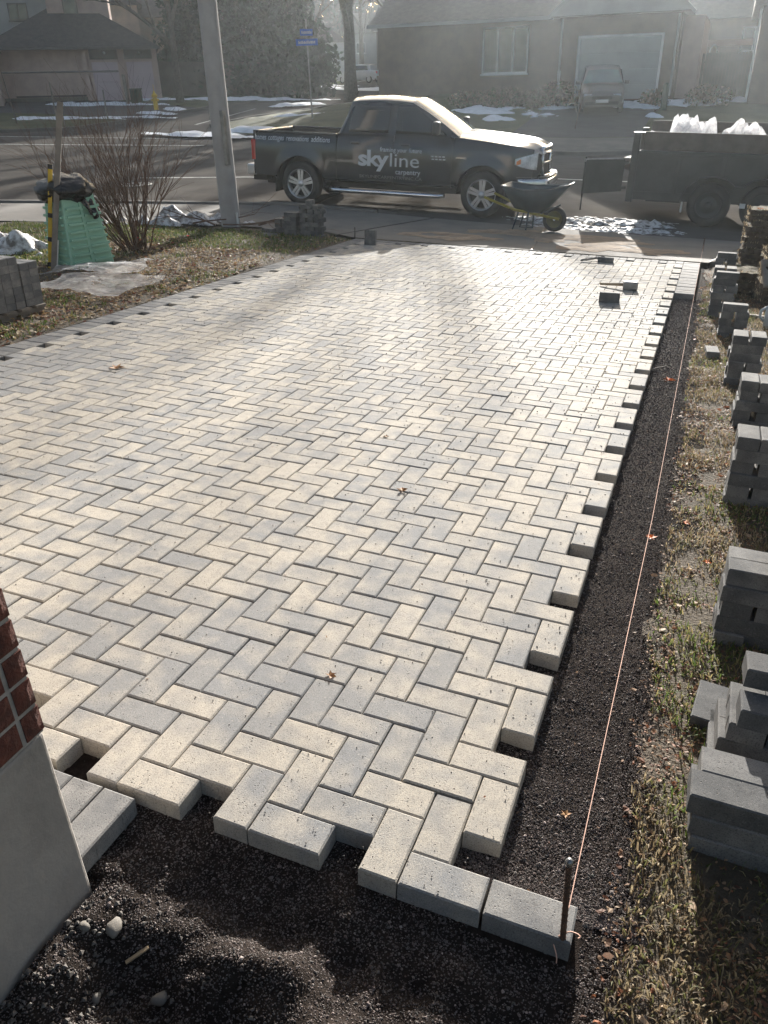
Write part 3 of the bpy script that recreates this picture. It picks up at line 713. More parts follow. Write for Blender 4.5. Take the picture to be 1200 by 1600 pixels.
stack(.345, 6.82, [(0, 'Y.Y'), (0, 'X'), (0, 'Y.Y'), (0, 'X'), (.006, 'Y.Y'), (0, 'X'), (.008, 'F')], 'the tall dark tower before the sod')
stack(.35, 7.9, [(0, 'Y.Y'), (0, 'X'), (.0, 'Y.Y'), (0, 'X'), (0, 'Y.Y')], 'the tower hidden behind the tall one')
stack(.36, 8.6, [(0, 'Y.Y'), (0, 'X'), (0, 'Y.Y'), (0, 'X'), (0, 'Y.Y'), (.004, 'F')], 'the farthest tower on the strip')
# by the left far corner of the drive
G2 = 'grey pavers stacked by the street end of the lawn'
stack(-5.43, 9.62, [(0, 'Y.Y.Y'), (0, 'XY'), (0, 'Y.Y.Y'), (0, 'XY'), (.0, 'Y.Y.Y'), (0, 'XY'), (0, 'Y.Y.Y'), (0, 'XY')], 'the tallest stack near the truck', base=-.04, group=G2)
loose(-5.3, 9.72, -.04 + 8 * .0605, 1, 'sunlit grey paver alone on top of the tallest stack near the truck', G2, .2)
stack(-5.68, 9.6, [(0, 'YY'), (0, 'X'), (0, 'YY'), (0, 'X'), (.0, 'YY'), (0, 'X')], 'the middle stack left of the tallest', base=-.04, group=G2)
stack(-5.9, 9.72, [(0, 'YY'), (0, 'X'), (0, 'YY'), (0, 'YY')], 'the short stack nearest the pole', base=-.03, group=G2)
loose(-5.86, 9.5, -.035, 0, 'grey paver on the grass before the leftmost short stack', G2, .3)
loose(-5.98, 9.66, .02, 0, 'grey paver resting slanted left of the leftmost short stack', G2, -.2)
loose(-5.98, 9.62, -.04, 0, 'grey paver under the slanted one left of the short stack', G2, -.1)
# on the laid drive
UP = Matrix.Rotation(pi / 2, 4, 'Y')
for k, dx in enumerate((-.035, .03)):
    loose(-4.16 + dx, 9.3, .098, 0, ['left one of two grey pavers standing on end on the laid drive', 'right one of two grey pavers standing on end on the laid drive'][k], 'pavers standing on end on the drive', .15, Matrix.Rotation(pi / 2, 4, 'Y') @ Matrix.Rotation(pi / 2, 4, 'X') @ Matrix.Translation((0, 0, -.03)))
loose(-.575, 6.8, .048, 0, 'dark grey paver lying on its side on the laid drive', 'loose pavers on the drive', .12, Matrix.Rotation(pi / 2, 4, 'X') @ Matrix.Translation((0, 0, -.03)))
loose(-.93, 9.32, 0.001, 0, 'grey paver lying on the drive in the shadow of the trailer gate', 'loose pavers on the drive', .1)
# brick hammer with a short handle
t = thing('hand_maul', 'blunt grey maul with short wooden handle lying on the pavers', 'hammer', D3_m := DM @ Matrix.Translation((-.45, 7.55, 0)) @ Matrix.Rotation(R(10), 4, 'Z'))
MB().box((0, 0, .045), (.15, .08, .088)).build('head', 'steel', t, bevel=.012)
MB().tube([(-.06, .03, .045), (-.3, .16, .02)], [.016, .013], 8).build('handle', 'wood', t, smooth=True)
t = thing('broom_handle', 'grey stick leaning on the paver in the gate shadow', 'stick', DM @ Matrix.Translation((-1.0, 9.3, .03)))
MB().tube([(0.05, .02, .03), (-.22, -.12, -.012)], .013, 6).build('shaft', 'wood_grey', t)

# stake and mason's string
t = thing('steel_stake', 'rusty ribbed steel stake with worn top at the near corner', 'stake', DM @ Matrix.Translation((.197, -.09, -.225)) @ Matrix.Rotation(R(-3.5), 4, 'Y'))
mb = MB(); mb.tube([(0, 0, 0), (0.0, 0, .46)], .0064, 10)
for k in range(24): mb.tube([(0, 0, .03 + k * .018), (0, 0, .034 + k * .018)], .0073, 10)
mb.build('rod', 'rust', t)
MB().lathe([(.0001, .47), (.005, .469), (.0086, .464), (.0086, .458), (.007, .452)], 12).build('cap', 'steel', t, smooth=True)
o = MB().tube([D3(.184, -.09, .1), D3(.203, 2, .045), D3(.2, 5, .035), D3(.197, 8, .04), D3(.194, 11.05, .07)], .0011, 5).build('string_line', 'string')
tag(o, 'pale taut string line running along the edge of the drive', 'string')
mb = MB(); pts = [D3(.192 + .022 * cos(a) * (1 + .3 * sin(3 * a)), -.1 + .015 * sin(a), -.02 + .06 * sin(a * .5 + 1) - .012 * a) for a in np.linspace(0, 9, 40)]
mb.tube(pts, .0014, 5); o = mb.build('string_knot', 'string'); tag(o, 'loose loops of pale string end hanging on the steel stake', 'string')
t = thing('string_peg', 'thin far peg that holds the string near the street', 'stake', DM @ Matrix.Translation((.194, 11.06, -.1)))
MB().tube([(0, 0, 0), (0, .0, .26)], .008, 8).build('rod', 'rust', t)
t = thing('marker_peg', 'thin dark peg standing at the far left corner of the pavers', 'stake', DM @ Matrix.Translation((-4.63, 9.83, -.05)))
MB().tube([(0, 0, 0), (0, .0, .2)], .008, 8).build('rod', 'black', t)
o = MB().tube([D3(-.02, 4.66, -.04), D3(.1, 4.8, -.035)], .006, 5).build('dowel', 'wood_grey'); tag(o, 'short grey dowel lying in the gravel trench', 'stick')

# single leaves big enough to pick out
def leaf(x, y, z, s, m, label, rot=0, zz=None):
    mb = MB(); n = 5; pts = []
    for k in range(n * 2 + 1):
        a = pi * (-.85 + 1.7 * k / (n * 2)); r = s * (1 if k % 2 else .48) * (1 - .25 * abs(a) / pi); pts.append((r * cos(a), r * sin(a), s * (.16 + .12 * sin(k * 2.1))))
    mb.v = [(-.1 * s, 0, .02 * s)] + pts; mb.f = [(0, i + 1, i + 2) for i in range(n * 2)]
    mb.tube([(-.1 * s, 0, .02 * s), (-.7 * s, .1 * s, .01 * s)], .03 * s, 4)
    o = mb.build('fallen_leaf', m, fix=False); o.matrix_world = DM @ Matrix.Translation((x, y, z)) @ Matrix.Rotation(rot, 4, 'Z'); tag(o, label, 'leaf', 'single fallen leaves')
leaf(-3.47, 2.98, .002, .07, 'tan_leaf', 'brown curled leaf far left on the laid pavers', .5)
leaf(-.93, 1.9, .002, .035, 'tan_leaf', 'pale tan leaf on the middle of the laid pavers', 2)
leaf(-.66, .52, .002, .024, 'tan_leaf', 'small brown leaf crumbs on pavers nearest the dug front', 1)
leaf(-1.26, 2.53, .002, .022, 'tan_leaf', 'tiny brown leaf on the pavers before the tan one', 4)
leaf(.14, 4.47, -.045, .055, 'orange_leaf', 'bright orange leaf in the trench by the string, farther one', 1)
leaf(.215, 1.98, -.045, .03, 'orange_leaf', 'bright orange leaf under the string, nearer one', 2.4)
leaf(.35, 2.2, -.05, .026, 'orange_leaf', 'orange leaf on the grass right of the string', .4)
leaf(.45, 1.86, -.05, .026, 'orange_leaf', 'orange leaf touching the wide stack with gaps', 3.4)
leaf(.13, .3, -.05, .018, 'tan_leaf', 'slim peach leaf on trench gravel near the stake', 2.6)
def rock(x, y, s, label, col=(.2, .19, .18), flat=.7, seed=0):
    rs = random.Random(seed); bm = bmesh.new(); bmesh.ops.create_icosphere(bm, subdivisions=2, radius=s)
    for v in bm.verts:
        q = v.co.normalized(); k = 1 + .22 * sin(q.x * 3.1 + seed) * cos(q.y * 2.7 + seed * 2) + rs.uniform(-.05, .05); v.co = Vector((v.co.x * k * 1.15, v.co.y * k * .85, v.co.z * k * flat))
    me = bpy.data.meshes.new('rock'); bm.to_mesh(me); bm.free(); me.shade_smooth(); o = link('rock', me, 'parging' if col is None else 'concrete')
    o.matrix_world = DM @ Matrix.Translation((x, y, float(bedz(np.array([x]), np.array([y]))[0]) + s * .35)) @ Matrix.Rotation(seed, 4, 'Z'); tag(o, label, 'rock', 'stones in the dug soil')
rock(-.605, -.47, .017, 'smooth grey stone below the sunlit gravel ridge', seed=1)
rock(-.775, -.40, .02, 'flat grey stone with a bright rim beside the house footing', seed=2)
rock(-.83, -.43, .013, 'small pale stone touching the house footing', seed=3)
rock(-.735, -.52, .012, 'pale pebble among the brown soil near the footing', seed=5)
rock(-.5, -.52, .012, 'cream pebble at the lower edge, middle of the dug soil', seed=8)
o = MB().box((0, 0, 0), (.055, .008, .004)).build('wood_chip', 'wood'); o.matrix_world = DM @ Matrix.Translation((-.7, -.42, float(bedz(np.array([-.7]), np.array([-.42]))[0]) + .012)) @ Matrix.Rotation(.9, 4, 'Z') @ Matrix.Rotation(-.3, 4, 'Y')
tag(o, 'splinter of pale wood lying in the dug soil', 'wood chip')

# ------------------------------------------------------------------ house corner on the near left
HX, HY = -.893, -.335
house = thing('brick_house', 'corner of the near house, red brick above smooth grey foundation', 'house', loc=(0, 0, 0))
mb = MB()
mb.bb((-6.5, HY, -.6), (HX, -5, .468)); mb.build('foundation', 'parging', house, bevel=.012, segs=3)
mb = MB(); mb.bb((-6.5, HY - .003, .469), (HX + .0005, -5, 3.2)); mb.build('mortar', 'mortar', house)
BL = {}
def brick_me(l):
    if l not in BL:
        b = MB(); nx = max(3, int(l / .018)); rs = random.Random(int(l * 1000))
        # rough-faced brick; faces +x, length along y
        for face in range(1):
            ny, nz = nx, 4
            b.grid(lambda u, v: (.0 + (0 if u in (0, 1) or v in (0, 1) else rs.uniform(-.0015, .004)) - (.003 if u in (0, 1) or v in (0, 1) else 0), (u - .5) * l, (v - .5) * .0615), ny, nz)
            b.add([(0 - .003, -l / 2, -.03075), (-.003, l / 2, -.03075), (-.003, l / 2, .03075), (-.003, -l / 2, .03075), (-.09, -l / 2, -.03075), (-.09, l / 2, -.03075), (-.09, l / 2, .03075), (-.09, -l / 2, .03075)],
                  [(0, 1, 5, 4), (3, 7, 6, 2), (0, 4, 7, 3), (1, 2, 6, 5)])
        me = b.mesh('brick', fix=False); me.materials.append(M['brick']); BL[l] = me
    return BL[l]
for c in range(36):
    z = .469 + .0375 + c * .0722
    y = HY
    for k, l in enumerate([.047] + [.2] * 5):
        if k == 1 and c % 2: l = .1
        o = link('brick', brick_me(l), None, house); o.location = (HX + .006 + ru(-.0015, .0015), y - l / 2, z); o.rotation_euler = (0, 0, ru(-.01, .01))
        y -= l + .011
# bricks of the front (street) face next to the corner
for c in range(36):
    z = .469 + .0375 + c * .0722; x = HX
    for k in range(3):
        l = .2 if (k or c % 2) else .1
        o = link('brick', brick_me(l), None, house); o.location = (x - l / 2 - .002, HY + .004, z); o.rotation_euler = (0, 0, pi / 2)
        x -= l + .011

# ------------------------------------------------------------------ pallet of pavers (far left)
pm = DM @ Matrix.Translation((-5.175, 4.16, -.02))
t = thing('shipping_pallet', 'flat wooden pallet under the block of small grey pavers', 'pallet', pm)
for k in range(7):
    MB().bb((-1.0, -.02 - k * .17, .075), (.03, -.13 - k * .17, .095)).build('board', 'wood_grey', t)
for x in (-.05, -.5, -.95): MB().bb((x - .045, -1.18, 0), (x + .045, -.01, .074)).build('runner', 'wood_grey', t)
for col in range(7):
    nlev = 6 if col < 2 else 7
    for k in range(nlev):
        o = link('grey_paver', BME); o.matrix_world = pm @ Matrix.Translation((-.1 + ru(-.004, .004), -.06 - col * .1025 - (.01 if col > 1 else 0), .097 + k * .0605))
        cn = ['nearest the green bin', 'second from the bin end', 'third from the bin end', 'fourth from the bin end', 'fifth from the bin end', 'sixth from the bin end', 'seventh from the bin end'][col]
        tag(o, 'grey paver on the pallet, column %s, %s layer' % (cn, 'top' if k == nlev - 1 else ORD[k]), 'paver', 'grey pavers packed on the pallet')
it = []
mbp = MB()
for r in range(1, 5):
    for col in range(11):
        if r == 1 - 1: continue
        n = 6 if col < 2 else 7
        o_ = (-.1 - r * .2, -.06 - col * .1025 - (.01 if col > 1 else 0))
        it.append((o_, n))
base = np.array(PMB.v); Vs = []; Fs = []; q = 0
for (xx, yy), n in it:
    for k in range(n - 2 if n > 2 else 0, n):
        Vs.append(base + np.array((xx, yy, .097 + k * .0605))); Fs.append(np.array(PMB.f) + q * len(base)); q += 1
V = np.concatenate(Vs); V = V @ np.array(pm)[:3, :3].T + np.array(pm)[:3, 3]
o = npmesh('pallet_load', V, np.concatenate(Fs), 'paver_grey', attr=np.repeat(np.random.rand(q), len(base))); o['kind'] = 'stuff'
for k, (yy, kk) in enumerate(((-.36, 7), (-.46, 7))):
    o = link('grey_paver', GME); o.matrix_world = pm @ Matrix.Translation((-.32, yy, .097 + kk * .0605)); tag(o, ['loose grey paver riding on the packed pallet, bin side', 'loose grey paver riding on the packed pallet, house side'][k], 'paver', 'grey pavers packed on the pallet')

# ------------------------------------------------------------------ composter, bag, level, screed bar
def gz(x, y): return T(x, y)
bx, by = -6.66, 6.34
t = thing('compost_bin', 'tapered green plastic compost bin with ribbed panels', 'bin', loc=(bx, by, gz(bx, by) - .02), rz=R(-20))
wb, wt, hh = .275, .2, .79
mb = MB()
def fr(z, w): return [(-w, -w, z), (w, -w, z), (w, w, z), (-w, w, z)]
mb.add(fr(0, wb) + fr(hh, wt), [(0, 1, 5, 4), (1, 2, 6, 5), (2, 3, 7, 6), (3, 0, 4, 7), (4, 5, 6, 7)]); mb.build('body', 'green_bin', t, bevel=.02)
for s in range(4):
    rot = Matrix.Rotation(s * pi / 2, 4, 'Z')
    for k in range(8):
        z = .06 + k * .082; w = wb + (wt - wb) * z / hh
        for side in (-1, 1):
            mb = MB(); mb.bb((side * w * .07 if side > 0 else -w * .86, -w - .034, z), (side * w * .86 if side > 0 else -w * .07, -w + .012, z + .026))
            o = mb.build('rib', 'green_bin', t); o.matrix_local = rot
    mb = MB(); mb.add([(-.02, -wb - .016, 0), (.02, -wb - .016, 0), (.015, -wt - .016, hh), (-.015, -wt - .016, hh), (-.02, -wb + .02, 0), (.02, -wb + .02, 0), (.015, -wt + .02, hh), (-.015, -wt + .02, hh)], [(0, 1, 2, 3), (0, 3, 7, 4), (1, 5, 6, 2)])
    o = mb.build('centre_rib', 'green_bin', t); o.matrix_local = rot
def crumple(name, c, r, m, label, cat, seed=0, sq=.5, lump=.35, sub=4):
    bm = bmesh.new(); bmesh.ops.create_icosphere(bm, subdivisions=sub, radius=1)
    P = np.array([v.co[:] for v in bm.verts]); n = fbm(P[:, 0] * 2.1 + P[:, 2] * 1.3 + seed, P[:, 1] * 2.1 - P[:, 2] * 1.7 + seed, 4, seed)
    rid = 1 - np.abs(2 * fbm(P[:, 0] * 3.1 - P[:, 2] * 2.3 + seed * 2, P[:, 1] * 3.1 + P[:, 2] * 1.9, 3, seed + 5) - 1) * 2
    k = 1 + lump * (n - .5) * 2 + rid * .12
    for v, kk in zip(bm.verts, k): v.co = Vector((v.co.x * r[0], v.co.y * r[1], v.co.z * r[2])) * kk
    me = bpy.data.meshes.new(name); bm.to_mesh(me); bm.free(); me.shade_smooth(); o = link(name, me, m); o.location = c; tag(o, label, cat); return o
zb = gz(bx, by) + hh
crumple('rubbish_bag', (bx + .0, by - .02, zb + .02), (.3, .28, .15), 'bag', 'shiny black rubbish bag slumped over the green bin', 'bag', 3)
o = MB().grid(lambda u, v: (bx + .1 + u * .2 + .02 * sin(v * 9), by + .02 + (v - .5) * .26 * (1 - .5 * u), zb + .05 - .32 * u * u + .03 * sin(u * 8 + v * 5)), 10, 8).build('bag_corner', 'bag', smooth=True, solid=.004)
tag(o, 'loose flap of black bag hanging down the bin side', 'bag')
sx, sy = -6.72, 5.93
t = thing('screed_bar', 'tall grey metal bar standing upright left of the green bin', 'bar', loc=(sx, sy, gz(sx, sy) - .03), rz=R(25))
MB().bb((-.03, -.015, 0), (.03, .015, 1.76)).build('bar', 'wood_grey', t, bevel=.003); MB().bb((.031, -.012, .05), (.042, .012, .34)).build('edge_strip', 'trim', t); t.rotation_euler = (0, R(14), R(35))
t = thing('spirit_level', 'yellow spirit level standing behind the tall grey bar', 'level', loc=(sx - .075, sy + .03, gz(sx, sy) - .02), rz=R(25))
MB().bb((-.022, -.012, 0), (.022, .012, 1.12)).build('body', 'yellow', t, bevel=.003)
for z in (.02, .3, .56, .84, 1.07): MB().bb((-.024, -.0135, z), (.024, .0135, z + .05)).build('vial_window', 'black', t)
t.rotation_euler = (0, R(12), R(35))
# plastic sheet on the ground
def film(name, pts, label, seed, lift=.05, fr_=2.2, amp=.09):
    A, B, C_, D_ = [Vector((*p, 0)) for p in pts]
    def fn(u, v):
        p = (A.lerp(B, u)).lerp(D_.lerp(C_, u), v); x, y = p.x + .05 * sin(v * 7 + seed), p.y + .05 * sin(u * 6 + seed * 2)
        n = float(fbm(x * fr_ + seed, y * fr_, 4, seed)); r = 1 - abs(2 * float(fbm(x * 4 + seed, y * 4, 2, seed + 4)) - 1) * 2
        return (x, y, T(x, y) + lift + (n - .4) * amp + r * .02)
    o = MB().grid(fn, 36, 26).build(name, 'film', smooth=True); tag(o, label, 'plastic sheet', 'plastic sheets on the lawn')
film('plastic_sheet', [(-5.75, 4.55), (-4.85, 4.75), (-5.05, 5.85), (-6.0, 5.35)], 'crinkled clear plastic sheet beside the drive edge, nearer piece', 3)
film('plastic_sheet', [(-6.15, 5.1), (-5.3, 5.7), (-5.75, 6.55), (-6.3, 5.9)], 'folded clear plastic sheet lying against the green bin', 6, .08)

# ------------------------------------------------------------------ bare shrub, pole, fallen branches
def twiggy(mb, p, d, l, r, depth, seed_r, spread=.35, n=5, kids=2, sides=4, up=.12):
    pts = [p]; rr = [r]; dd = Vector(d).normalized()
    for k in range(n):
        dd = (dd + Vector((seed_r.gauss(0, .09), seed_r.gauss(0, .09), seed_r.gauss(0, .05) + up * .25))).normalized(); p = p + dd * (l / n); pts.append(p); rr.append(max(.0012, r * (1 - .55 * (k + 1) / n)))
    mb.tube(pts, rr, sides, cap=False)
    if depth > 0:
        for k in range(kids):
            i = seed_r.randint(max(1, n // 3), n); q = pts[i]; a = Vector((seed_r.gauss(0, 1), seed_r.gauss(0, 1), seed_r.gauss(0, .3))).normalized()
            twiggy(mb, q, (dd + a * spread * seed_r.uniform(.8, 1.6)).normalized(), l * seed_r.uniform(.45, .75), rr[i] * .72, depth - 1, seed_r, spread, n, kids, sides, up)
rs = random.Random(5); hx, hy = -6.72, 7.45
t = thing('bare_shrub', 'leafless many-stemmed shrub behind the green bin', 'shrub', loc=(hx, hy, gz(hx, hy) - .03))
mbm = MB(); mbf = MB()
for k in range(40):
    a = rs.uniform(0, 2 * pi); r0 = rs.uniform(0, .17); p = Vector((r0 * cos(a), r0 * sin(a), 0)); lean = rs.uniform(.05, .85)
    dv = Vector((cos(a) * lean - .22, sin(a) * lean * .8 - .05, 1)); mb = mbm if k < 14 else mbf
    twiggy(mb, p, dv, rs.uniform(.85, 1.3), rs.uniform(.007, .012), 2, rs, .42, 6, 4, 4, .05)
mbm.build('stems', 'twig', t, fix=False); mbf.build('twigs', 'twig', t, fix=False)
t2 = MB()
rs2 = random.Random(9); xs = [rs2.gauss(.14, .12) for _ in range(60)]
n = 90; x = hx + .22 + np.random.normal(0, .16, n); y = hy + .1 + np.random.normal(0, .14, n)
leaves('low_leaves', x, y, np.full(n, gz(hx, hy)) + np.random.uniform(.02, .3, n), np.random.uniform(.025, .05, n), pal(n, [(.16, .2, .04), (.4, .03, .03), (.3, .25, .06), (.2, .1, .04), (.35, .3, .12)]))
px_, py_ = -6.98, 10.2
t = thing('utility_pole', 'tapered grey concrete pole at the edge of the lawn', 'pole', loc=(px_, py_, gz(px_, py_) - .1))
mb = MB(); mb.lathe([(.158, 0), (.155, .2), (.142, 2.5), (.128, 5), (.1, 9)], 16); o = mb.build('shaft', 'concrete_pole', t, smooth=True)
MB().bb((.09, -.14, 1.0), (.15, -.06, 1.75)).build('cover_plate', 'steel', t, bevel=.005)
o = MB().tube([(.165, -.06, 0), (.16, -.055, .3)], .02, 8).build('conduit', 'trim', t)
rs = random.Random(12)
for k, (x, y, a, l) in enumerate([(-6.6, 9.95, .1, 1.2), (-6.9, 9.85, -.3, 1.1), (-7.4, 9.75, .5, 1.0), (-6.35, 10.0, 1.2, .8), (-7.0, 9.75, 2.9, 1.1)]):
    mb = MB(); twiggy(mb, Vector((0, 0, .04)), (cos(a), sin(a), .12), l, .014, 2, rs, .5, 5, 2, 5, 0)
    o = mb.build('fallen_branch', 'twig', fix=False); o.location = (x, y, gz(x, y) + .02)
    tag(o, ['thick dead branch lying right of the concrete pole', 'dead branch lying before the foot of the pole', 'dead branch poking out of the snow left of the pole', 'short branch sticking up between pole and paver stacks', 'long dead branch crossing left below the snow bank'][k], 'branch', 'fallen branches around the pole')

# sewer grate and manhole in the street
t = thing('storm_drain', 'oval cast storm drain grate in the street by the kerb', 'drain', loc=(-11.6, 11.95, T(-11.6, 11.95) + .004), rz=R(27))
MB().bb((-.4, -.24, -.02), (.4, .24, .006)).build('frame', 'asphalt_dark', t)
for k in range(9): MB().bb((-.34 + k * .08, -.18, .006), (-.31 + k * .08, .18, .016)).build('bar', 'line', t)
t = thing('manhole', 'round manhole cover ring in the street behind the bin', 'manhole', loc=(-11.9, 14.2, T(-11.9, 14.2) + .004))
MB().lathe([(.001, .004), (.3, .004), (.3, 0)], 28).build('lid', 'asphalt_dark', t); MB().lathe([(.31, 0), (.31, .012), (.37, .012), (.37, 0)], 28).build('ring', 'line', t)

# ------------------------------------------------------------------ cut sod piles on the right
def slab(x, y, z, l, w, h, rz, label, seed):
    rs = random.Random(seed); nx, ny = 14, 8
    def top(u, v): return ((u - .5) * l + rs.gauss(0, .006) + (rs.uniform(-.02, .02) if u in (0, 1) else 0), (v - .5) * w + (rs.uniform(-.02, .02) if v in (0, 1) else 0), h + rs.gauss(0, .006) - .02 * ((u - .5) ** 2 + (v - .5) ** 2))
    mb = MB(); mb.grid(top, nx, ny); n0 = len(mb.v)
    ring = [i * (ny + 1) for i in range(nx + 1)] + [nx * (ny + 1) + j for j in range(1, ny + 1)] + [i * (ny + 1) + ny for i in range(nx - 1, -1, -1)] + [j for j in range(ny - 1, 0, -1)]
    for i in ring:
        p = mb.v[i]; mb.v.append((p[0] * 1.01 + rs.uniform(-.006, .006), p[1] * 1.01 + rs.uniform(-.006, .006), 0))
    m = len(ring)
    for k in range(m): a, b = ring[k], ring[(k + 1) % m]; mb.f.append((a, b, n0 + (k + 1) % m, n0 + k))
    mb.f.append(tuple(n0 + k for k in range(m)))
    o = mb.build('sod_slab', 'sod'); o.data.materials.append(M['sod_top'])
    for p in o.data.polygons:
        if p.normal.z > .6: p.material_index = 1
    o.matrix_world = DM @ Matrix.Translation((x, y, z)) @ Matrix.Rotation(rz, 4, 'Z'); tag(o, label, 'sod slab', 'cut sod slabs piled on the right')
SL = [('the far tall sod pile', .95, 9.3, 13, .06), ('the front right sod pile', 1.12, 7.75, 9, .058), ('the low crumbling sod pile between', .78, 8.25, 5, .05)]
for d, (nm, x, y, n, h) in enumerate(SL):
    for k in range(n):
        slab(x + ru(-.03, .03), y + ru(-.03, .03), -.05 + k * h, .62, .5, h * 1.04, ru(-.06, .06) + (.1 if d == 1 else 0), 'brown cut sod slab, %s of %s' % ('topmost' if k == n - 1 else 'number %s from the ground' % ['one', 'two', 'three', 'four', 'five', 'six', 'seven', 'eight', 'nine', 'ten', 'eleven', 'twelve'][k], nm), d * 20 + k)
    nfr = 520; a = np.random.rand(nfr); x_ = x - .33 + np.random.normal(0, .012, nfr); y_ = y + np.random.uniform(-.26, .26, nfr); side = np.random.rand(nfr) < .45
    x_ = np.where(side, x + np.random.uniform(-.33, .3, nfr), x_); y_ = np.where(side, y - .26 + np.random.normal(0, .012, nfr), y_)
    z_ = -(NX * x_ + NY * y_) / NZ - .05 + np.floor(np.random.rand(nfr) * n + .7) * h
    blades('roots', x_, y_, z_, np.random.uniform(.012, .03, nfr), pal(nfr, [(.3, .22, .13), (.2, .15, .09), (.45, .37, .25)]), .003)
leaf(.72, 9.12, -.05 + 13 * .06, .05, 'orange_leaf', 'orange leaf on top of the far tall sod pile', 1)
o = MB().box((0, 0, 0), (.3, .07, .035)).build('broken_board', 'wood_grey'); o.matrix_world = DM @ Matrix.Translation((.82, 7.45, .28)) @ Matrix.Rotation(R(-70), 4, 'Z') @ Matrix.Rotation(R(48), 4, 'Y'); tag(o, 'short pale board leaning against the front right sod pile', 'board')
o = MB().box((0, 0, 0), (.2, .05, .02)).build('broken_board', 'wood_grey'); o.matrix_world = DM @ Matrix.Translation((.82, 6.95, -.035)) @ Matrix.Rotation(R(-12), 4, 'Z'); tag(o, 'pale splintered board on the ground behind the towers', 'board')
t = thing('steel_jug', 'rounded silvery jug cut off by the frame behind the towers', 'jug', DM @ Matrix.Translation((.92, 6.55, -.05)))
MB().lathe([(.001, 0), (.09, 0), (.1, .03), (.1, .16), (.085, .2), (.04, .23), (.001, .235)], 20).build('body', 'ceramic', t, smooth=True)
MB().tube([(-.09, 0, .05), (-.135, 0, .09), (-.135, 0, .15), (-.08, 0, .19)], .012, 8).build('handle', 'ceramic', t, smooth=True)

# ================================================================== PICKUP TRUCK
O = Vector((-7.3, 13.28, ROADZ(-7.3, 13.28))); F = Vector((-3.74, 13.49, ROADZ(-3.74, 13.49)))
X = (F - O).normalized(); Yv = Vector((0, 0, 1)).cross(X).normalized(); Zv = X.cross(Yv)
TM = Matrix((X, Yv, Zv)).transposed().to_4x4(); TM.translation = O
truck = thing('pickup_truck', 'dark pickup truck with white carpentry lettering parked at the kerb', 'pickup truck', TM)
WB, WID, TR = 3.57, 2.0, .395
def side_y(x, z):
    y = .075 if z < .5 else 0
    y += .055 * ((z - .86) / .42) ** 2 * (1 if z > .86 else .5)
    if z > 1.12: y += .05 * ((z - 1.12) / .18)
    for xc in (0, WB):
        d = hypot(x - xc, z - TR)
        if .48 < d < .66 and z > .35: y -= .035 * (1 - (d - .48) / .18) ** 1
    if x > 3.95: y += .62 * max(0, (x - 3.95) / .8) ** 2.4
    if x < -.7: y += .05 * ((-.7 - x) / .3) ** 2
    return y
def bot(x):
    b = .47
    for xc in (0, WB):
        d = abs(x - xc)
        if d < .5: b = max(b, TR + sqrt(.25 - d * d))
    if x > WB + .5: b = .5
    if x < -.5: b = .52
    return b
def belt(x):
    if x < .8: return 1.285
    if x < 3.0: return 1.31
    if x < 4.2: return 1.31 - .1 * ((x - 3.0) / 1.2) ** 1.3
    return 1.21 - .06 * (x - 4.2) / .3
def panel(name, x0, x1, side, parent=truck, zt=belt, nz=12, m='paint', off=0, zb=bot):
    xs = set(np.linspace(x0, x1, max(4, int((x1 - x0) / .07))))
    for xc in (0, WB):
        for a in np.linspace(-1, 1, 21):
            v = xc + .5 * sin(a * pi / 2)
            if x0 < v < x1: xs.add(v)
    xs = sorted(xs); mb = MB(); n = len(xs) - 1
    def fn(i, j):
        x = xs[int(round(i * n))]; z = zb(x) + (zt(x) - zb(x)) * j; y = side_y(x, z) - off
        return (x, y if side else WID - y, z)
    mb.grid(fn, n, nz); n0 = len(mb.v)
    # turned-in edges give the panel thickness
    def fn2(i, j):
        x = xs[int(round(i * n))]; z = zb(x); y = side_y(x, z) + j * .1; return (x, y if side else WID - y, z)
    mb.grid(fn2, n, 1)
    return mb.build(name, m, parent, smooth=True, fix=False)
for s in (1, 0):
    panel('bed_side', -.98, .745, s); panel('rear_door', .765, 1.86, s); panel('front_door', 1.872, 2.98, s); panel('fender', 2.992, 4.42, s)
# dark inner body so no gap shows through
mb = MB(); mb.bb((-.95, .1, .5), (-.52, 1.9, .92)); mb.bb((.52, .1, .5), (3.05, 1.9, 1.2)); mb.bb((4.1, .25, .45), (4.35, 1.75, 1.0)); mb.bb((-.5, .3, .5), (.5, 1.7, .9)); mb.bb((3.05, .3, .5), (4.1, 1.7, 1.05)); mb.bb((-.9, .45, .33), (4.2, .6, .5)); mb.bb((-.9, 1.4, .33), (4.2, 1.55, .5))
mb.build('chassis', 'black', truck)
# bed
mb = MB(); mb.bb((-.93, .17, .925), (.74, 1.83, .93)); mb.bb((.7, .17, .93), (.74, 1.83, 1.26)); mb.bb((-.9, .11, .93), (.74, .17, 1.26)); mb.bb((-.9, 1.83, .93), (.74, 1.89, 1.26)); mb.build('bed_liner', 'plank', truck)
for y0 in (.045, 1.87): MB().bb((-.97, y0, 1.272), (.745, y0 + .085, 1.297)).build('bed_rail', 'paint', truck, bevel=.01)
MB().bb((.70, .06, 1.272), (.745, 1.94, 1.295)).build('bed_front_rail', 'paint', truck, bevel=.008)
MB().bb((-1.0, .1, .62), (-.93, 1.9, 1.29)).build('tailgate', 'paint', truck, bevel=.02)
for y0 in (.02, 1.83): MB().bb((-1.015, y0, .78), (-.93, y0 + .15, 1.14)).build('tail_light', 'red_lens', truck, bevel=.02)
mb = MB(); mb.bb((-1.15, .06, .5), (-.98, 1.94, .7)); mb.build('rear_bumper', 'alloy', truck, bevel=.035, segs=3)
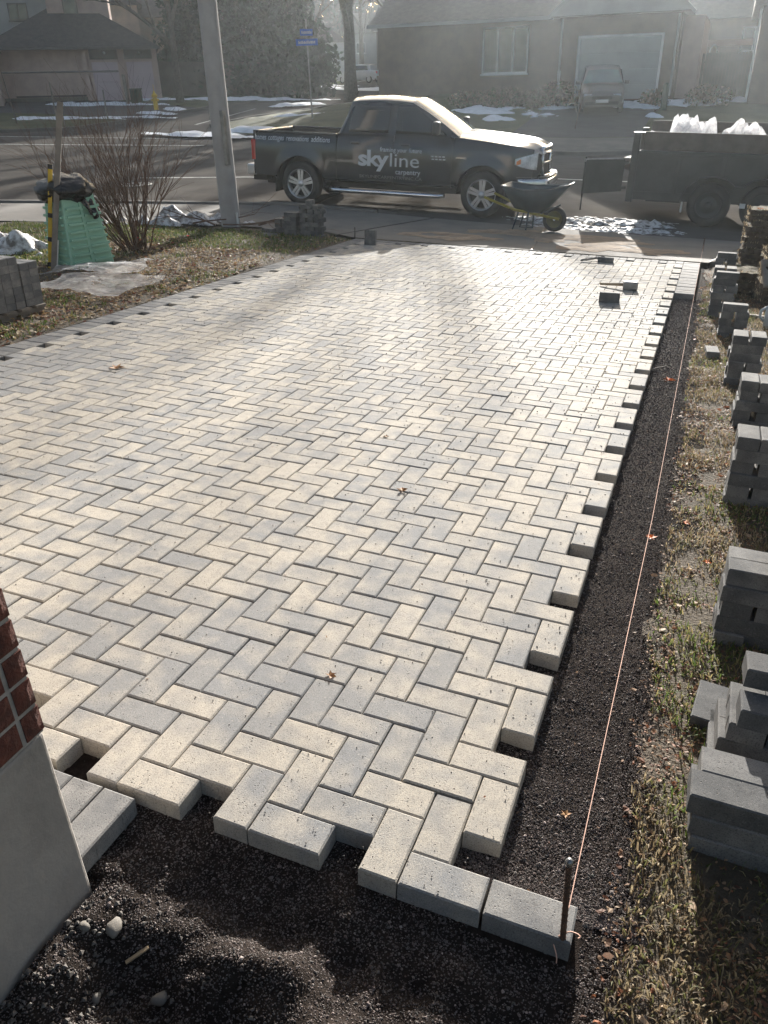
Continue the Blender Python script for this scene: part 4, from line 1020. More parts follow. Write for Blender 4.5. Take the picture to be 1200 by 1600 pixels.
MB().bb((-1.08, .2, .4), (-.8, .6, .5)).build('bumper_bracket', 'black', truck)
# cab: roof, pillars, glass
def roof_h(x):
    if x < 1.0: return 1.31 + (x - .76) / .24 * .56 if x < .98 else 1.87
    if x < 2.15: return 1.87 + .03 * sin((x - 1.0) / 1.15 * pi)
    return 1.87 - (x - 2.15) / .95 * .545
ST = [.76, .8, .86, .92, .98, 1.1, 1.35, 1.6, 1.85, 2.05, 2.15]
def cab_section(x, t):
    """t 0..1 from right belt over the roof to left belt"""
    h = roof_h(x); zb = 1.305; w = .075 + .21 * (h - 1.31) / .56 if h > 1.31 else .075
    if t < .3: u = t / .3; return (x, .06 + (w - .06 + .02) * u ** 1.15, zb + (h - .045 - zb) * u)
    if t > .7: p = cab_section(x, 1 - t); return (p[0], WID - p[1], p[2])
    u = (t - .3) / .4; y = (w + .02) + (WID - 2 * w - .04) * u; return (x, y, h - .045 + .085 * (1 - abs(2 * u - 1) ** 3.2))
ts = [0, .06, .12, .18, .24, .3, .31, .33, .36, .4, .45, .5, .55, .6, .64, .67, .69, .7, .76, .82, .88, .94, 1]
mb = MB(); xs = ST + [2.3, 2.5, 2.7, 2.9, 3.08]; nt_ = len(ts) - 1
# roof and back wall
mb.grid(lambda i, j: cab_section(ST[int(round(i * (len(ST) - 1)))], ts[int(round(j * nt_))]), len(ST) - 1, nt_); mb.build('cab_shell', 'paint', truck, smooth=True, fix=False)
# windshield: between the front of the roof and the cowl
def ws(u, v):
    a = Vector(cab_section(2.15, .3 + .4 * v)); b = Vector((3.06 + .1 * (1 - (2 * v - 1) ** 2), .13 + 1.74 * v, 1.325 + .03 * (1 - (2 * v - 1) ** 2))); p = a.lerp(b, u); p.z += .03 * sin(u * pi); return p
MB().grid(ws, 10, 16).build('windshield', 'windshield', truck, smooth=True, fix=False)
for v0, s in ((0, 1), (1, -1)):
    mb = MB(); mb.grid(lambda u, w: ws(u, v0 + s * w * .045) + Vector((0, -s * .004, .01)), 10, 1); mb.build('front_pillar', 'paint', truck, smooth=True, fix=False)
    # triangular side of the cab ahead of the roof
    mb = MB()
    def tri(u, w, s=s):
        p = ws(u, 0 if s == 1 else 1); q = Vector((p.x, .06 if s == 1 else WID - .06, 1.305)); return p.lerp(q, w)
    mb.grid(tri, 8, 3); mb.build('cab_corner', 'paint', truck, smooth=True, fix=False)
MB().grid(lambda u, v: (2.98 + .2 * u, .1 + 1.8 * v, 1.3 + .012 * u), 2, 4).build('cowl', 'black', truck)
def side_glass(name, x0, x1, s, slant0=0, slant1=0):
    def fn(u, v):
        xb = x0 + (x1 - x0) * u; xt = x0 + slant0 + (x1 + slant1 - x0 - slant0) * u; x = xb + (xt - xb) * v
        z = 1.335 + .43 * v; t = (z - 1.305) / .52; y = .06 + .185 * t ** 1.15 - .012
        return (x, y if s else WID - y, z)
    return MB().grid(fn, 6, 6).build(name, 'glass_dark', truck, smooth=True, solid=.006, fix=False)
for s in (1, 0):
    side_glass('rear_window', .99, 1.76, s, .07, .0); side_glass('front_window', 1.9, 2.88, s, .0, -.62)
MB().grid(lambda u, v: (.775 + .17 * (u * .8 + .1) - .012, .35 + 1.3 * v, 1.38 + .38 * u), 4, 4).build('back_glass', 'glass_dark', truck, fix=False)
# hood
def hood(u, v):
    x = 3.0 + 1.5 * u; yy = side_y(x, belt(x)); y = yy + (WID - 2 * yy) * v; c = 1 - abs(2 * v - 1) ** 2.6
    z = belt(x) + .095 * c * (1 - .25 * u) + .018 * math.exp(-((abs(2 * v - 1) - .55) / .12) ** 2) - (.12 * max(0, (u - .86) / .14) ** 2)
    return (x + .13 * (1 - (2 * v - 1) ** 2) * u, y, z)
MB().grid(hood, 24, 28).build('hood', 'paint', truck, smooth=True, fix=False)
# front end
def nose(u, v, z0, z1, dx=0, bulge=.16):
    y = .16 + 1.68 * v; x = 4.46 + bulge * (1 - (2 * v - 1) ** 2) - .12 * abs(2 * v - 1) ** 4 + dx; return (x - .05 * u, y, z0 + (z1 - z0) * u)
MB().grid(lambda u, v: nose(u, v, .7, 1.16, -.03), 6, 20).build('grille', 'black', truck, smooth=True, solid=.03, fix=False)
mb = MB(); mb.tube([nose(1, v, .7, 1.175, .02) for v in np.linspace(.2, .8, 14)], .035, 8); mb.tube([nose(u, .2, .72, 1.175, .02) for u in (0, .5, 1)], .032, 8); mb.tube([nose(u, .8, .72, 1.175, .02) for u in (0, .5, 1)], .032, 8); mb.tube([nose(0, v, .72, 1.175, .02) for v in np.linspace(.2, .8, 14)], .03, 8)
mb.build('grille_frame', 'chrome', truck, smooth=True)
MB().tube([nose(.5, v, .7, 1.17, .012) for v in np.linspace(.21, .79, 12)], .022, 8).build('grille_bar', 'chrome', truck, smooth=True)
MB().tube([nose(u, .5, .7, 1.17, .012) for u in (0, .5, 1)], .022, 8).build('grille_bar', 'chrome', truck, smooth=True)
for s in (1, 0):
    def hl(u, v, s=s):
        x = 4.13 + .36 * u; z0 = .87 - .03 * u + .06 * (1 - u) ** 2; z1 = 1.02 + .1 * u; z = z0 + (z1 - z0) * v; y = side_y(x, min(z, 1.1)) - .022; return (x, y if s else WID - y, z)
    h = MB().grid(hl, 8, 6).build('headlight', 'lens', truck, smooth=True, solid=.012, fix=False)
    def am(u, v, s=s):
        x = 4.16 + .07 * u; z = .92 + .02 * u + (.06 + .02 * u) * v; y = side_y(x, z) - .034; return (x, y if s else WID - y, z)
    MB().grid(am, 3, 3).build('turn_signal', 'amber', h, solid=.006, fix=False)
    panel('nose_panel', 4.43, 4.56, s, zt=lambda x: 1.1, zb=lambda x: .7, nz=6)
def bp(u, v):
    w = abs(2 * v - 1); y = .03 + 1.94 * v; x = 4.62 + .1 * (1 - w ** 2) - .42 * max(0, w - .72) / .28; return (x + .03 * sin(u * pi), y, .42 + .27 * u)
MB().grid(bp, 6, 24).build('front_bumper', 'chrome', truck, smooth=True, solid=.03, fix=False)
MB().grid(lambda u, v: Vector(bp(1, v)) + Vector((-.2 * u + .01, 0, .012 * (1 - u) + .02)), 3, 24).build('bumper_cover', 'plastic_grey', truck, smooth=True, solid=.01, fix=False)
MB().grid(lambda u, v: Vector(bp(0, .12 + .76 * v)) + Vector((-.02 - .06 * u, 0, -.13 * u)), 3, 14).build('air_dam', 'plastic_grey', truck, smooth=True, solid=.02, fix=False)
# wheels
def wheel(parent, x, y, r, s, rim_r, spokes=5, m_rim='alloy', wdt=.26, name='wheel', plain=False):
    w = bpy.data.objects.new(name, None); COL.objects.link(w); w.parent = parent; w.location = (x, y, r); w.empty_display_size = .1
    d = 1 if s else -1; k = r / .395
    MB().lathe([(rim_r * .97, .0 * d), (rim_r * 1.08, -.008 * d), (r * .93, .004 * d), (r * .985, .03 * d), (r, .06 * d), (r, (wdt - .06) * d), (r * .94, wdt * d), (rim_r, wdt * d), (rim_r * .97, .02 * d)], 40, 'y').build('tyre', 'tyre', w, smooth=True)
    mb = MB(); mb.lathe([(rim_r, .005 * d), (rim_r * .96, .0), (rim_r * .9, .018 * d), (rim_r * .88, .16 * d), (rim_r * .3, .17 * d)], 40, 'y')
    if not plain:
        for q in range(spokes):
            a = 2 * pi * q / spokes + pi / 2
            for sg in (-1, 1):
                p0 = Vector((cos(a) * .05, 0, sin(a) * .05)); tvec = Vector((-sin(a), 0, cos(a)))
                A = p0 + tvec * .0; B = Vector((cos(a) * rim_r * .93, 0, sin(a) * rim_r * .93))
                vs = [A + tvec * sg * .045, A, B + tvec * sg * .012, B + tvec * sg * .062]
                mb.add([(v.x, .02 * d, v.z) for v in vs] + [(v.x, .06 * d, v.z) for v in vs], [(0, 1, 2, 3), (4, 7, 6, 5), (0, 3, 7, 4), (1, 5, 6, 2)])
    else:
        mb.lathe([(rim_r * .88, .03 * d), (rim_r * .6, .055 * d), (rim_r * .35, .03 * d), (.03, .02 * d)], 32, 'y')
    mb.build('rim', m_rim, w, smooth=False)
    MB().lathe([(.001, .004 * d), (.05, .006 * d), (.062, .02 * d), (.062, .08 * d)], 20, 'y').build('hub', m_rim, w, smooth=True)
    if not plain: MB().lathe([(rim_r * .85, .12 * d), (.06, .12 * d)], 32, 'y').build('brake_disc', 'black', w)
    return w
for x in (0, WB):
    wheel(truck, x, .01, TR, 1, .275); wheel(truck, x, WID - .01, TR, 0, .275)
for x in (0, WB):
    for s in (1, 0):
        mb = MB()
        def wl(u, v, x=x, s=s):
            a = pi * u; return (x + .49 * cos(a), (.06 + .34 * v) if s else WID - (.06 + .34 * v), TR + .49 * sin(a))
        mb.grid(wl, 20, 2); mb.build('wheel_liner', 'black', truck, smooth=True, fix=False)
for y0 in (.08, 1.62): MB().bb((-.56, y0, .22), (-.53, y0 + .3, .62)).build('mud_flap', 'black', truck)
for s in (1, 0):
    y = .0 if s else WID
    d = 1 if s else -1
    MB().tube([(.62, y + .02 * d, .35), (.72, y - .02 * d, .33), (2.78, y - .02 * d, .33), (2.88, y + .03 * d, .35)], .042, 10).build('running_board', 'chrome', truck, smooth=True)
    mb = MB(); mb.bb((.8, y + .0, .3), (2.75, y + .12 * d, .345)); mb.build('step_plate', 'black', truck)
# mirrors, handles
for s in (1, 0):
    d = 1 if s else -1; y = 0 if s else WID
    mir = MB().box((2.72, y - .16 * d, 1.46), (.13, .2, .22)).build('mirror', 'plastic_grey', truck, bevel=.04, segs=3)
    MB().tube([(2.74, y + .05 * d, 1.36), (2.72, y - .1 * d, 1.4)], .025, 8).build('mirror_arm', 'black', mir)
    for x in (1.05, 2.02):
        MB().bb((x, y - .02 * d, 1.14), (x + .17, y + .012 * d, 1.175)).build('door_handle', 'paint', truck, bevel=.01)
MB().tube([(1.05, .3, 1.925), (1.1, .3, 2.0)], .006, 5).build('aerial', 'black', truck)
# lettering
def text(body, x, z, h, xw=None, parent=truck, bold=0, name='lettering', fn=None, m='white_text', shear=0, sp=1):
    cu = bpy.data.curves.new('t', 'FONT'); cu.body = body; cu.size = 1; cu.offset = bold; cu.shear = shear; cu.space_character = sp; cu.resolution_u = 3
    o = bpy.data.objects.new('t', cu); COL.objects.link(o); dg = bpy.context.evaluated_depsgraph_get(); dg.update()
    me = bpy.data.meshes.new_from_object(o.evaluated_get(dg)); bpy.data.objects.remove(o)
    P = np.array([v.co[:] for v in me.vertices]); w = P[:, 0].max() - P[:, 0].min(); P[:, 0] -= P[:, 0].min()
    kx = (xw / w) if xw else h
    for v, p in zip(me.vertices, P):
        a, b = x + p[0] * kx, z + p[1] * h
        v.co = fn(a, b) if fn else (a, side_y(a, b) - .006, b)
    me.name = name; me.materials.clear(); return link(name, me, m, parent)
text('homes', -.94, 1.14, .13, .25, bold=.006); text('cottages', -.65, 1.14, .13, .33, bold=.006); text('renovations', -.27, 1.14, .13, .46, bold=.006); text('additions', .24, 1.14, .13, .38, bold=.006)
text('sky', 1.2, .79, .37, .6, bold=.03, sp=.9); text('line', 1.82, .79, .33, .56, bold=.0)
text('framing your future', 1.62, 1.035, .105, .8, bold=.004); text('carpentry', 1.93, .665, .125, .48, bold=.012)
text('SKYLINECARPENTRYINC.CA', 1.22, .575, .075, 1.22, m='steel')
mb = MB()
for r in range(2):
    for k in range(4): x = 2.6 + k * .07 + (.01 if r else 0); mb.add([(x, side_y(x, .95) - .006, .985 - r * .045), (x + .05, side_y(x, .95) - .006, .985 - r * .045), (x + .05, side_y(x, .95) - .006, 1.003 - r * .045), (x, side_y(x, .95) - .006, 1.003 - r * .045)], [(0, 1, 2, 3)])
mb.build('small_lettering', 'white_text', truck)
MB().bb((3.06, -.004, .98), (3.25, .02, 1.0)).build('fender_badge', 'chrome', truck)

# ================================================================== WHEELBARROW
bx, by = -2.45, 12.15
wbm = Matrix.Translation((bx, by, T(bx, by))) @ Matrix.Rotation(R(-3), 4, 'Z')
t = thing('wheelbarrow', 'blue-grey wheelbarrow with yellow handles standing before the truck bumper', 'wheelbarrow', wbm)
mb = MB()
rim = [(-.5, -.3, .7), (-.1, -.36, .65), (.3, -.33, .67), (.56, -.16, .72), (.56, .16, .72), (.3, .33, .67), (-.1, .36, .65), (-.5, .3, .7)]
bt = [(-.3, -.16, .36), (-.05, -.18, .3), (.12, -.16, .3), (.2, -.08, .33), (.2, .08, .33), (.12, .16, .3), (-.05, .18, .3), (-.3, .16, .36)]
mid = [tuple(a * .55 + b * .45 for a, b in zip(p, q)) for p, q in zip(rim, bt)]
mb.v = rim + mid + bt
for k in range(8):
    j = (k + 1) % 8; mb.f += [(k, j, 8 + j, 8 + k), (8 + k, 8 + j, 16 + j, 16 + k)]
mb.f.append(tuple(16 + k for k in range(8)))
mb.build('tray', 'barrow', t, smooth=True, solid=.006)
MB().tube([Vector(p) for p in rim + rim[:1]], .011, 6).build('tray_rim', 'steel', t)
for s in (-1, 1):
    MB().tube([(-.78, s * .28, .52), (-.3, s * .2, .34), (.42, s * .07, .2)], .022, 6).build('handle', 'yellow_paint', t)
    MB().tube([(-.22, s * .2, .3), (-.3, s * .24, .01), (-.08, s * .22, .01), (-.06, s * .17, .3)], .016, 6).build('leg', 'barrow', t)
    MB().tube([(.12, s * .1, .28), (.4, s * .06, .4)], .012, 6).build('brace', 'barrow', t)
w = bpy.data.objects.new('wheel', None); COL.objects.link(w); w.parent = t; w.location = (.33, -.04, .19)
MB().lathe([(.13, 0), (.17, -.015), (.19, .01), (.195, .04), (.19, .07), (.17, .095), (.13, .08), (.13, 0)], 28, 'y').build('tyre', 'tyre', w, smooth=True)
MB().lathe([(.13, .01), (.12, .02), (.04, .03), (.02, .01)], 24, 'y').build('rim', 'barrow_wheel', w, smooth=True)

# ================================================================== DUMP TRAILER
tr0 = Vector((-1.3, 14.5, ROADZ(-1.3, 14.5)))
Xt = Vector((1, .02, -.03)).normalized(); Yt = Vector((0, 0, 1)).cross(Xt).normalized()
TT = Matrix((Xt, Yt, Xt.cross(Yt))).transposed().to_4x4(); TT.translation = tr0
t = thing('dump_trailer', 'dark green-grey tandem dump trailer with plank sides and open gate', 'trailer', TT)
LEN, TW = 4.6, 2.0; FZ, SZ = .52, 1.13
MB().bb((.0, .02, FZ), (LEN, TW - .02, FZ + .06)).build('floor', 'trailer', t)
for y0, nm in ((0, 'side_wall'), (TW - .04, 'side_wall')):
    MB().bb((0.02, y0, FZ), (LEN, y0 + .04, SZ)).build(nm, 'trailer', t)
for k in range(7):
    x = .05 + k * .74; MB().bb((x, -.045, FZ - .02), (x + .07, -.002, SZ)).build('side_post', 'trailer', t, bevel=.006); MB().bb((x, TW + .002, FZ - .02), (x + .07, TW + .045, SZ)).build('side_post', 'trailer', t, bevel=.006)
MB().bb((.0, -.06, SZ + .002), (LEN, .05, SZ + .06)).build('top_rail', 'trailer', t, bevel=.008); MB().bb((.0, TW - .05, SZ + .002), (LEN, TW + .06, SZ + .06)).build('top_rail', 'trailer', t, bevel=.008)
for y0, hz in ((.06, .29), (TW - .1, .4)):
    MB().bb((.17, y0, SZ + .064), (2.45, y0 + .04, SZ + .064 + hz)).build('side_board', 'plank', t, bevel=.003); MB().bb((2.46, y0, SZ + .064), (LEN, y0 + .04, SZ + .064 + hz)).build('side_board', 'plank', t, bevel=.003)
MB().bb((.0, -.075, .34), (.12, .06, SZ + .33)).build('corner_post', 'trailer', t, bevel=.01); MB().bb((.0, TW - .06, .34), (.12, TW + .075, SZ + .33)).build('corner_post', 'trailer', t, bevel=.01)
MB().bb((-.01, -.08, SZ + .335), (.18, .08, SZ + .35)).build('post_cap', 'steel', t); MB().bb((.13, -.01, SZ + .08), (.17, .1, SZ + .33)).build('post_block', 'plank', t)
MB().bb((.0, .0, .38), (LEN, .1, FZ - .002)).build('frame_rail', 'trailer', t); MB().bb((.0, TW - .1, .38), (LEN, TW, FZ - .002)).build('frame_rail', 'trailer', t)
MB().bb((.35, .12, .34), (.95, .5, .46)).build('light_box', 'black', t, bevel=.01)
MB().bb((.97, .02, .2), (1.0, .1, .46)).build('mud_flap', 'trim', t)
for k, xc in enumerate((1.43, 2.3)):
    wheel(t, xc, -.17, .36, 1, .235, m_rim='trailer', wdt=.22, plain=True); wheel(t, xc, TW + .17, .36, 0, .235, m_rim='trailer', wdt=.22, plain=True)
def fend(u, v):
    pts = [(.95, .4), (1.02, .62), (1.2, .78), (1.43, .82), (1.66, .78), (1.8, .68), (1.93, .68), (2.07, .78), (2.3, .82), (2.53, .78), (2.72, .62), (2.78, .4)]
    f = u * (len(pts) - 1); i = min(int(f), len(pts) - 2); k = f - i; return (pts[i][0] * (1 - k) + pts[i + 1][0] * k, -.24 + .24 * v, pts[i][1] * (1 - k) + pts[i + 1][1] * k)
MB().grid(fend, 44, 2).build('fender', 'trailer', t, solid=.008, fix=False)
ga = Vector((-.04, .08, .0)); gb = Vector((-.72, -.56, .0)); gd = gb - ga
def gp(u, z): return ga + gd * u + Vector((0, 0, z))
gn = Vector((gd.y, -gd.x, 0)).normalized() * .025
mb = MB(); pv = [gp(.1, .5), gp(1, .5), gp(1, 1.05), gp(.1, 1.05)]
mb.add([p + gn for p in pv] + [p - gn for p in pv], [(0, 1, 2, 3), (7, 6, 5, 4), (0, 4, 5, 1), (1, 5, 6, 2), (2, 6, 7, 3), (3, 7, 4, 0)]); gate = mb.build('gate', 'trailer', t, bevel=.006)
MB().tube([gp(.0, 1.03), gp(1.01, 1.04)], .028, 6).build('gate_top_bar', 'steel', gate); MB().tube([gp(0, .56), gp(.12, .56)], .03, 6).build('hinge', 'trailer', gate); MB().tube([gp(0, .98), gp(.12, .98)], .03, 6).build('hinge', 'trailer', gate)
for u in (.33, .62): MB().box(gp(u, .72) + gn * 1.3, (.06, .02, .14), Matrix.Rotation(math.atan2(gd.y, gd.x), 4, 'Z').to_3x3()).build('latch', 'black', gate)
MB().tube([gp(.99, 1.1), gp(.99, .22)], .014, 6).build('gate_pin', 'black', gate)
# plastic wrap and off-cuts in the trailer
def wrap(x, y, z, s, h, label, seed):
    rs_ = random.Random(seed); mb = MB(); n = 16
    pk = [(rs_.uniform(.15, .85), rs_.uniform(.25, .75), rs_.uniform(.5, 1)) for _ in range(9)]
    def fn(u, v):
        hh = 0
        for a, b, k in pk: hh = max(hh, k * max(0, 1 - (abs(u - a) * 3.2 + abs(v - b + .5 * (u - a)) * 2.4)) ** .75)
        rg = 1 - abs(2 * float(fbm(u * 4 + seed, v * 4, 2, seed)) - 1) * 2.2; hh = hh * (.9 + .2 * rg) + .16 * max(0, rg)
        return ((u - .5) * s + .05 * sin(v * 23 + seed), (v - .5) * s * .8 + .05 * sin(u * 19), h * hh * min(1, 6 * u, 6 - 6 * u, 6 * v, 6 - 6 * v))
    mb.grid(fn, 34, 28); o = mb.build('plastic_wrap', 'film', fix=False); o.matrix_world = TT @ Matrix.Translation((x, y, z)) @ Matrix.Rotation(rs_.uniform(-.3, .3), 4, 'Z'); tag(o, label, 'plastic wrap', 'crumpled plastic wrap in the trailer')
wrap(.98, 1.35, SZ + .02, 1.0, .56, 'tall white peaks of crumpled plastic wrap heaped in the trailer', 3)
wrap(.85, 1.1, SZ + .05, .7, .48, 'crumpled clear plastic wrap just behind the near trailer board', 14)
wrap(1.9, 1.3, SZ + .02, 1.0, .5, 'rounded clear plastic wrap in the middle of the trailer', 7)
wrap(2.7, 1.2, SZ + .02, 1.0, .55, 'plastic wrap in the trailer near the frame edge', 9)
wrap(.35, 1.1, SZ - .02, .4, .3, 'small peak of plastic wrap at the gate end', 11)
crumple('rubble_load', TT @ Vector((2.0, 1.0, SZ - .18)), (1.9, .85, .38), 'plank', 'brown debris filling the trailer under the plastic', 'debris', 4)
MB().bb((0, 0, 0), (.09, .06, .07)).build('white_scrap', 'trim').matrix_world = TT @ Matrix.Translation((1.93, -.3, .36))
sc = bpy.data.objects['white_scrap']; tag(sc, 'white square reflector tag hanging below the trailer frame', 'tag')

# ================================================================== FAR SIDE OF THE STREET
def roofprism(mb, x0, x1, y0, y1, z0, z1, along='x', over=.35):
    x0 -= over; x1 += over; y0 -= over; y1 += over
    if along == 'x': m_ = (y0 + y1) / 2; mb.add([(x0, y0, z0), (x1, y0, z0), (x1, y1, z0), (x0, y1, z0), (x0, m_, z1), (x1, m_, z1)], [(0, 1, 5, 4), (2, 3, 4, 5), (0, 4, 3), (1, 2, 5), (0, 3, 2, 1)])
    elif along == 'y': m_ = (x0 + x1) / 2; mb.add([(x0, y0, z0), (x1, y0, z0), (x1, y1, z0), (x0, y1, z0), (m_, y0, z1), (m_, y1, z1)], [(0, 4, 5, 3), (1, 2, 5, 4), (0, 1, 4), (2, 3, 5), (0, 3, 2, 1)])
    else: cx = (x0 + x1) / 2; cy = (y0 + y1) / 2; d = min(x1 - x0, y1 - y0) / 2; mb.add([(x0, y0, z0), (x1, y0, z0), (x1, y1, z0), (x0, y1, z0), (cx - (x1 - x0) / 2 + d, cy, z1), (cx + (x1 - x0) / 2 - d, cy, z1)], [(0, 1, 5, 4), (1, 2, 5), (2, 3, 4, 5), (3, 0, 4), (0, 3, 2, 1)])
    return mb
def window(parent, x0, x1, y, z0, z1, n=2, fr='trim', bars=True):
    w = MB(); g = .07
    w.bb((x0, y - .06, z0), (x1, y + .02, z0 + g)); w.bb((x0, y - .06, z1 - g), (x1, y + .02, z1)); w.bb((x0, y - .058, z0 + g), (x0 + g, y + .02, z1 - g)); w.bb((x1 - g, y - .058, z0 + g), (x1, y + .02, z1 - g))
    o = w.build('window', fr, parent)
    for k in range(1, n): xm = x0 + (x1 - x0) * k / n; MB().bb((xm - .035, y - .055, z0 + g), (xm + .035, y + .02, z1 - g)).build('mullion', fr, o)
    for k in range(n):
        a = x0 + (x1 - x0) * k / n + .04; b = x0 + (x1 - x0) * (k + 1) / n - .04; MB().bb((a, y - .022, z0 + g), (b, y - .012, z1 - g)).build('pane', 'glass_pane', o)
    MB().bb((x0 - .06, y - .1, z0 - .07), (x1 + .06, y + .0, z0 - .003)).build('sill', fr, o); return o
def gdoor(parent, x0, x1, y, z0, z1, m='garage_door', fr='trim', n=4):
    h = (z1 - z0) / n
    o = MB().bb((x0, y - .03, z0), (x1, y + .02, z1)).build('garage_door', m, parent)
    for k in range(n): MB().bb((x0 + .05, y - .05, z0 + k * h + .03), (x1 - .05, y - .032, z0 + (k + 1) * h - .03)).build('door_panel', m, o, bevel=.01)
    f = MB(); f.bb((x0 - .1, y - .07, z0), (x0 - .002, y + .02, z1 + .1)); f.bb((x1 + .002, y - .07, z0), (x1 + .1, y + .02, z1 + .1)); f.bb((x0 - .001, y - .07, z1 + .002), (x1 + .001, y + .02, z1 + .1)); f.build('door_frame', fr, o)
    return o
# right-hand house (brown brick, single garage)
hx, hy = -6.0, 40.0
t = thing('brown_brick_house', 'brown brick house with white-framed window and grey garage door across the street', 'house', loc=(hx, hy, 0))
MB().bb((-10.5, .35, .3), (-1.45, 10, 4.35)).build('wall', 'wall_brick_brown', t)
g = MB(); g.bb((-1.44, -.4, .3), (3.75, 9, 4.25)); g.build('garage_wall', 'wall_brick_brown', t)
MB().bb((3.76, 1.2, .3), (4.6, 9, 4.2)).build('side_wall', 'wall_brick_pale', t)
rf = roofprism(MB(), -10.5, -1.0, .35, 10, 4.36, 6.9, 'x').build('roof', 'shingle_brown', t)
rf2 = MB(); roofprism(rf2, -1.44, 3.75, -.4, 8, 4.26, 6.7, 'y'); rf2.build('roof', 'shingle_brown', t)
MB().prism([(-1.8, 4.28), (4.1, 4.28), (1.155, 6.75)], -.78, -.74).build('gable', 'siding', t)
for a, b in (((-1.95, 4.2), (1.155, 6.85)), ((4.25, 4.2), (1.155, 6.85))):
    MB().tube([(a[0], -.8, a[1]), (b[0], -.8, b[1])], .09, 4).build('fascia', 'siding', t)
MB().bb((-10.9, -.12, 4.22), (-1.8, -.0, 4.36)).build('eave', 'siding', t)
window(t, -5.15, -2.95, .35, 2.15, 4.05, 3)
gdoor(t, -.45, 3.0, -.4, T(-5, 39.6) + .1, 3.42, 'garage_door_grey')
for x in (-1.3, 3.62): MB().tube([(x, -.5, 4.2), (x, -.5, 1.1)], .05, 6).build('downspout', 'siding', t)
MB().bb((-1.36, -.46, 1.3), (-1.24, -.41, 2.2)).build('house_light', 'trim', t)
# neighbour, far right
t = thing('dark_house', 'dark house at the right frame edge with pale downpipe', 'house', loc=(1.2, 39.6, 0))
MB().bb((-.35, 0, .2), (9, 9, 4.3)).build('wall', 'wall_brick_brown', t); roofprism(MB(), -.35, 9, 0, 9, 4.31, 7, 'x').build('roof', 'shingle', t); MB().tube([(-.42, -.06, 4.2), (-.42, -.06, .9)], .05, 6).build('downspout', 'trim', t)
window(t, 2, 4, 0, 2, 3.5, 2)
t = thing('board_fence', 'dark brown board fence between the two right-hand houses', 'fence', loc=(-1.35, 43, T(-.5, 43) + .05))
for k in range(17): MB().bb((k * .14, 0, 0), (k * .14 + .125, .03, 1.9 + .01 * (k % 3))).build('board', 'fence', t)
MB().bb((0, .032, .4), (2.4, .08, .5)).build('rail', 'fence', t); MB().bb((0, .032, 1.5), (2.4, .08, 1.6)).build('rail', 'fence', t)
t = thing('porch_planter', 'white curved bracket and flower boxes hung above the board fence', 'planter', loc=(-1.0, 42.7, T(-.7, 42.7) + 2.2))
MB().bb((-.2, 0, 0), (1.7, .25, .25)).build('box', 'wall_brick_pale', t); MB().tube([(.1 + .16 * cos(a), -.05, -.25 + .3 * sin(a)) for a in np.linspace(pi, 0, 10)] , .035, 6).build('bracket', 'trim', t)

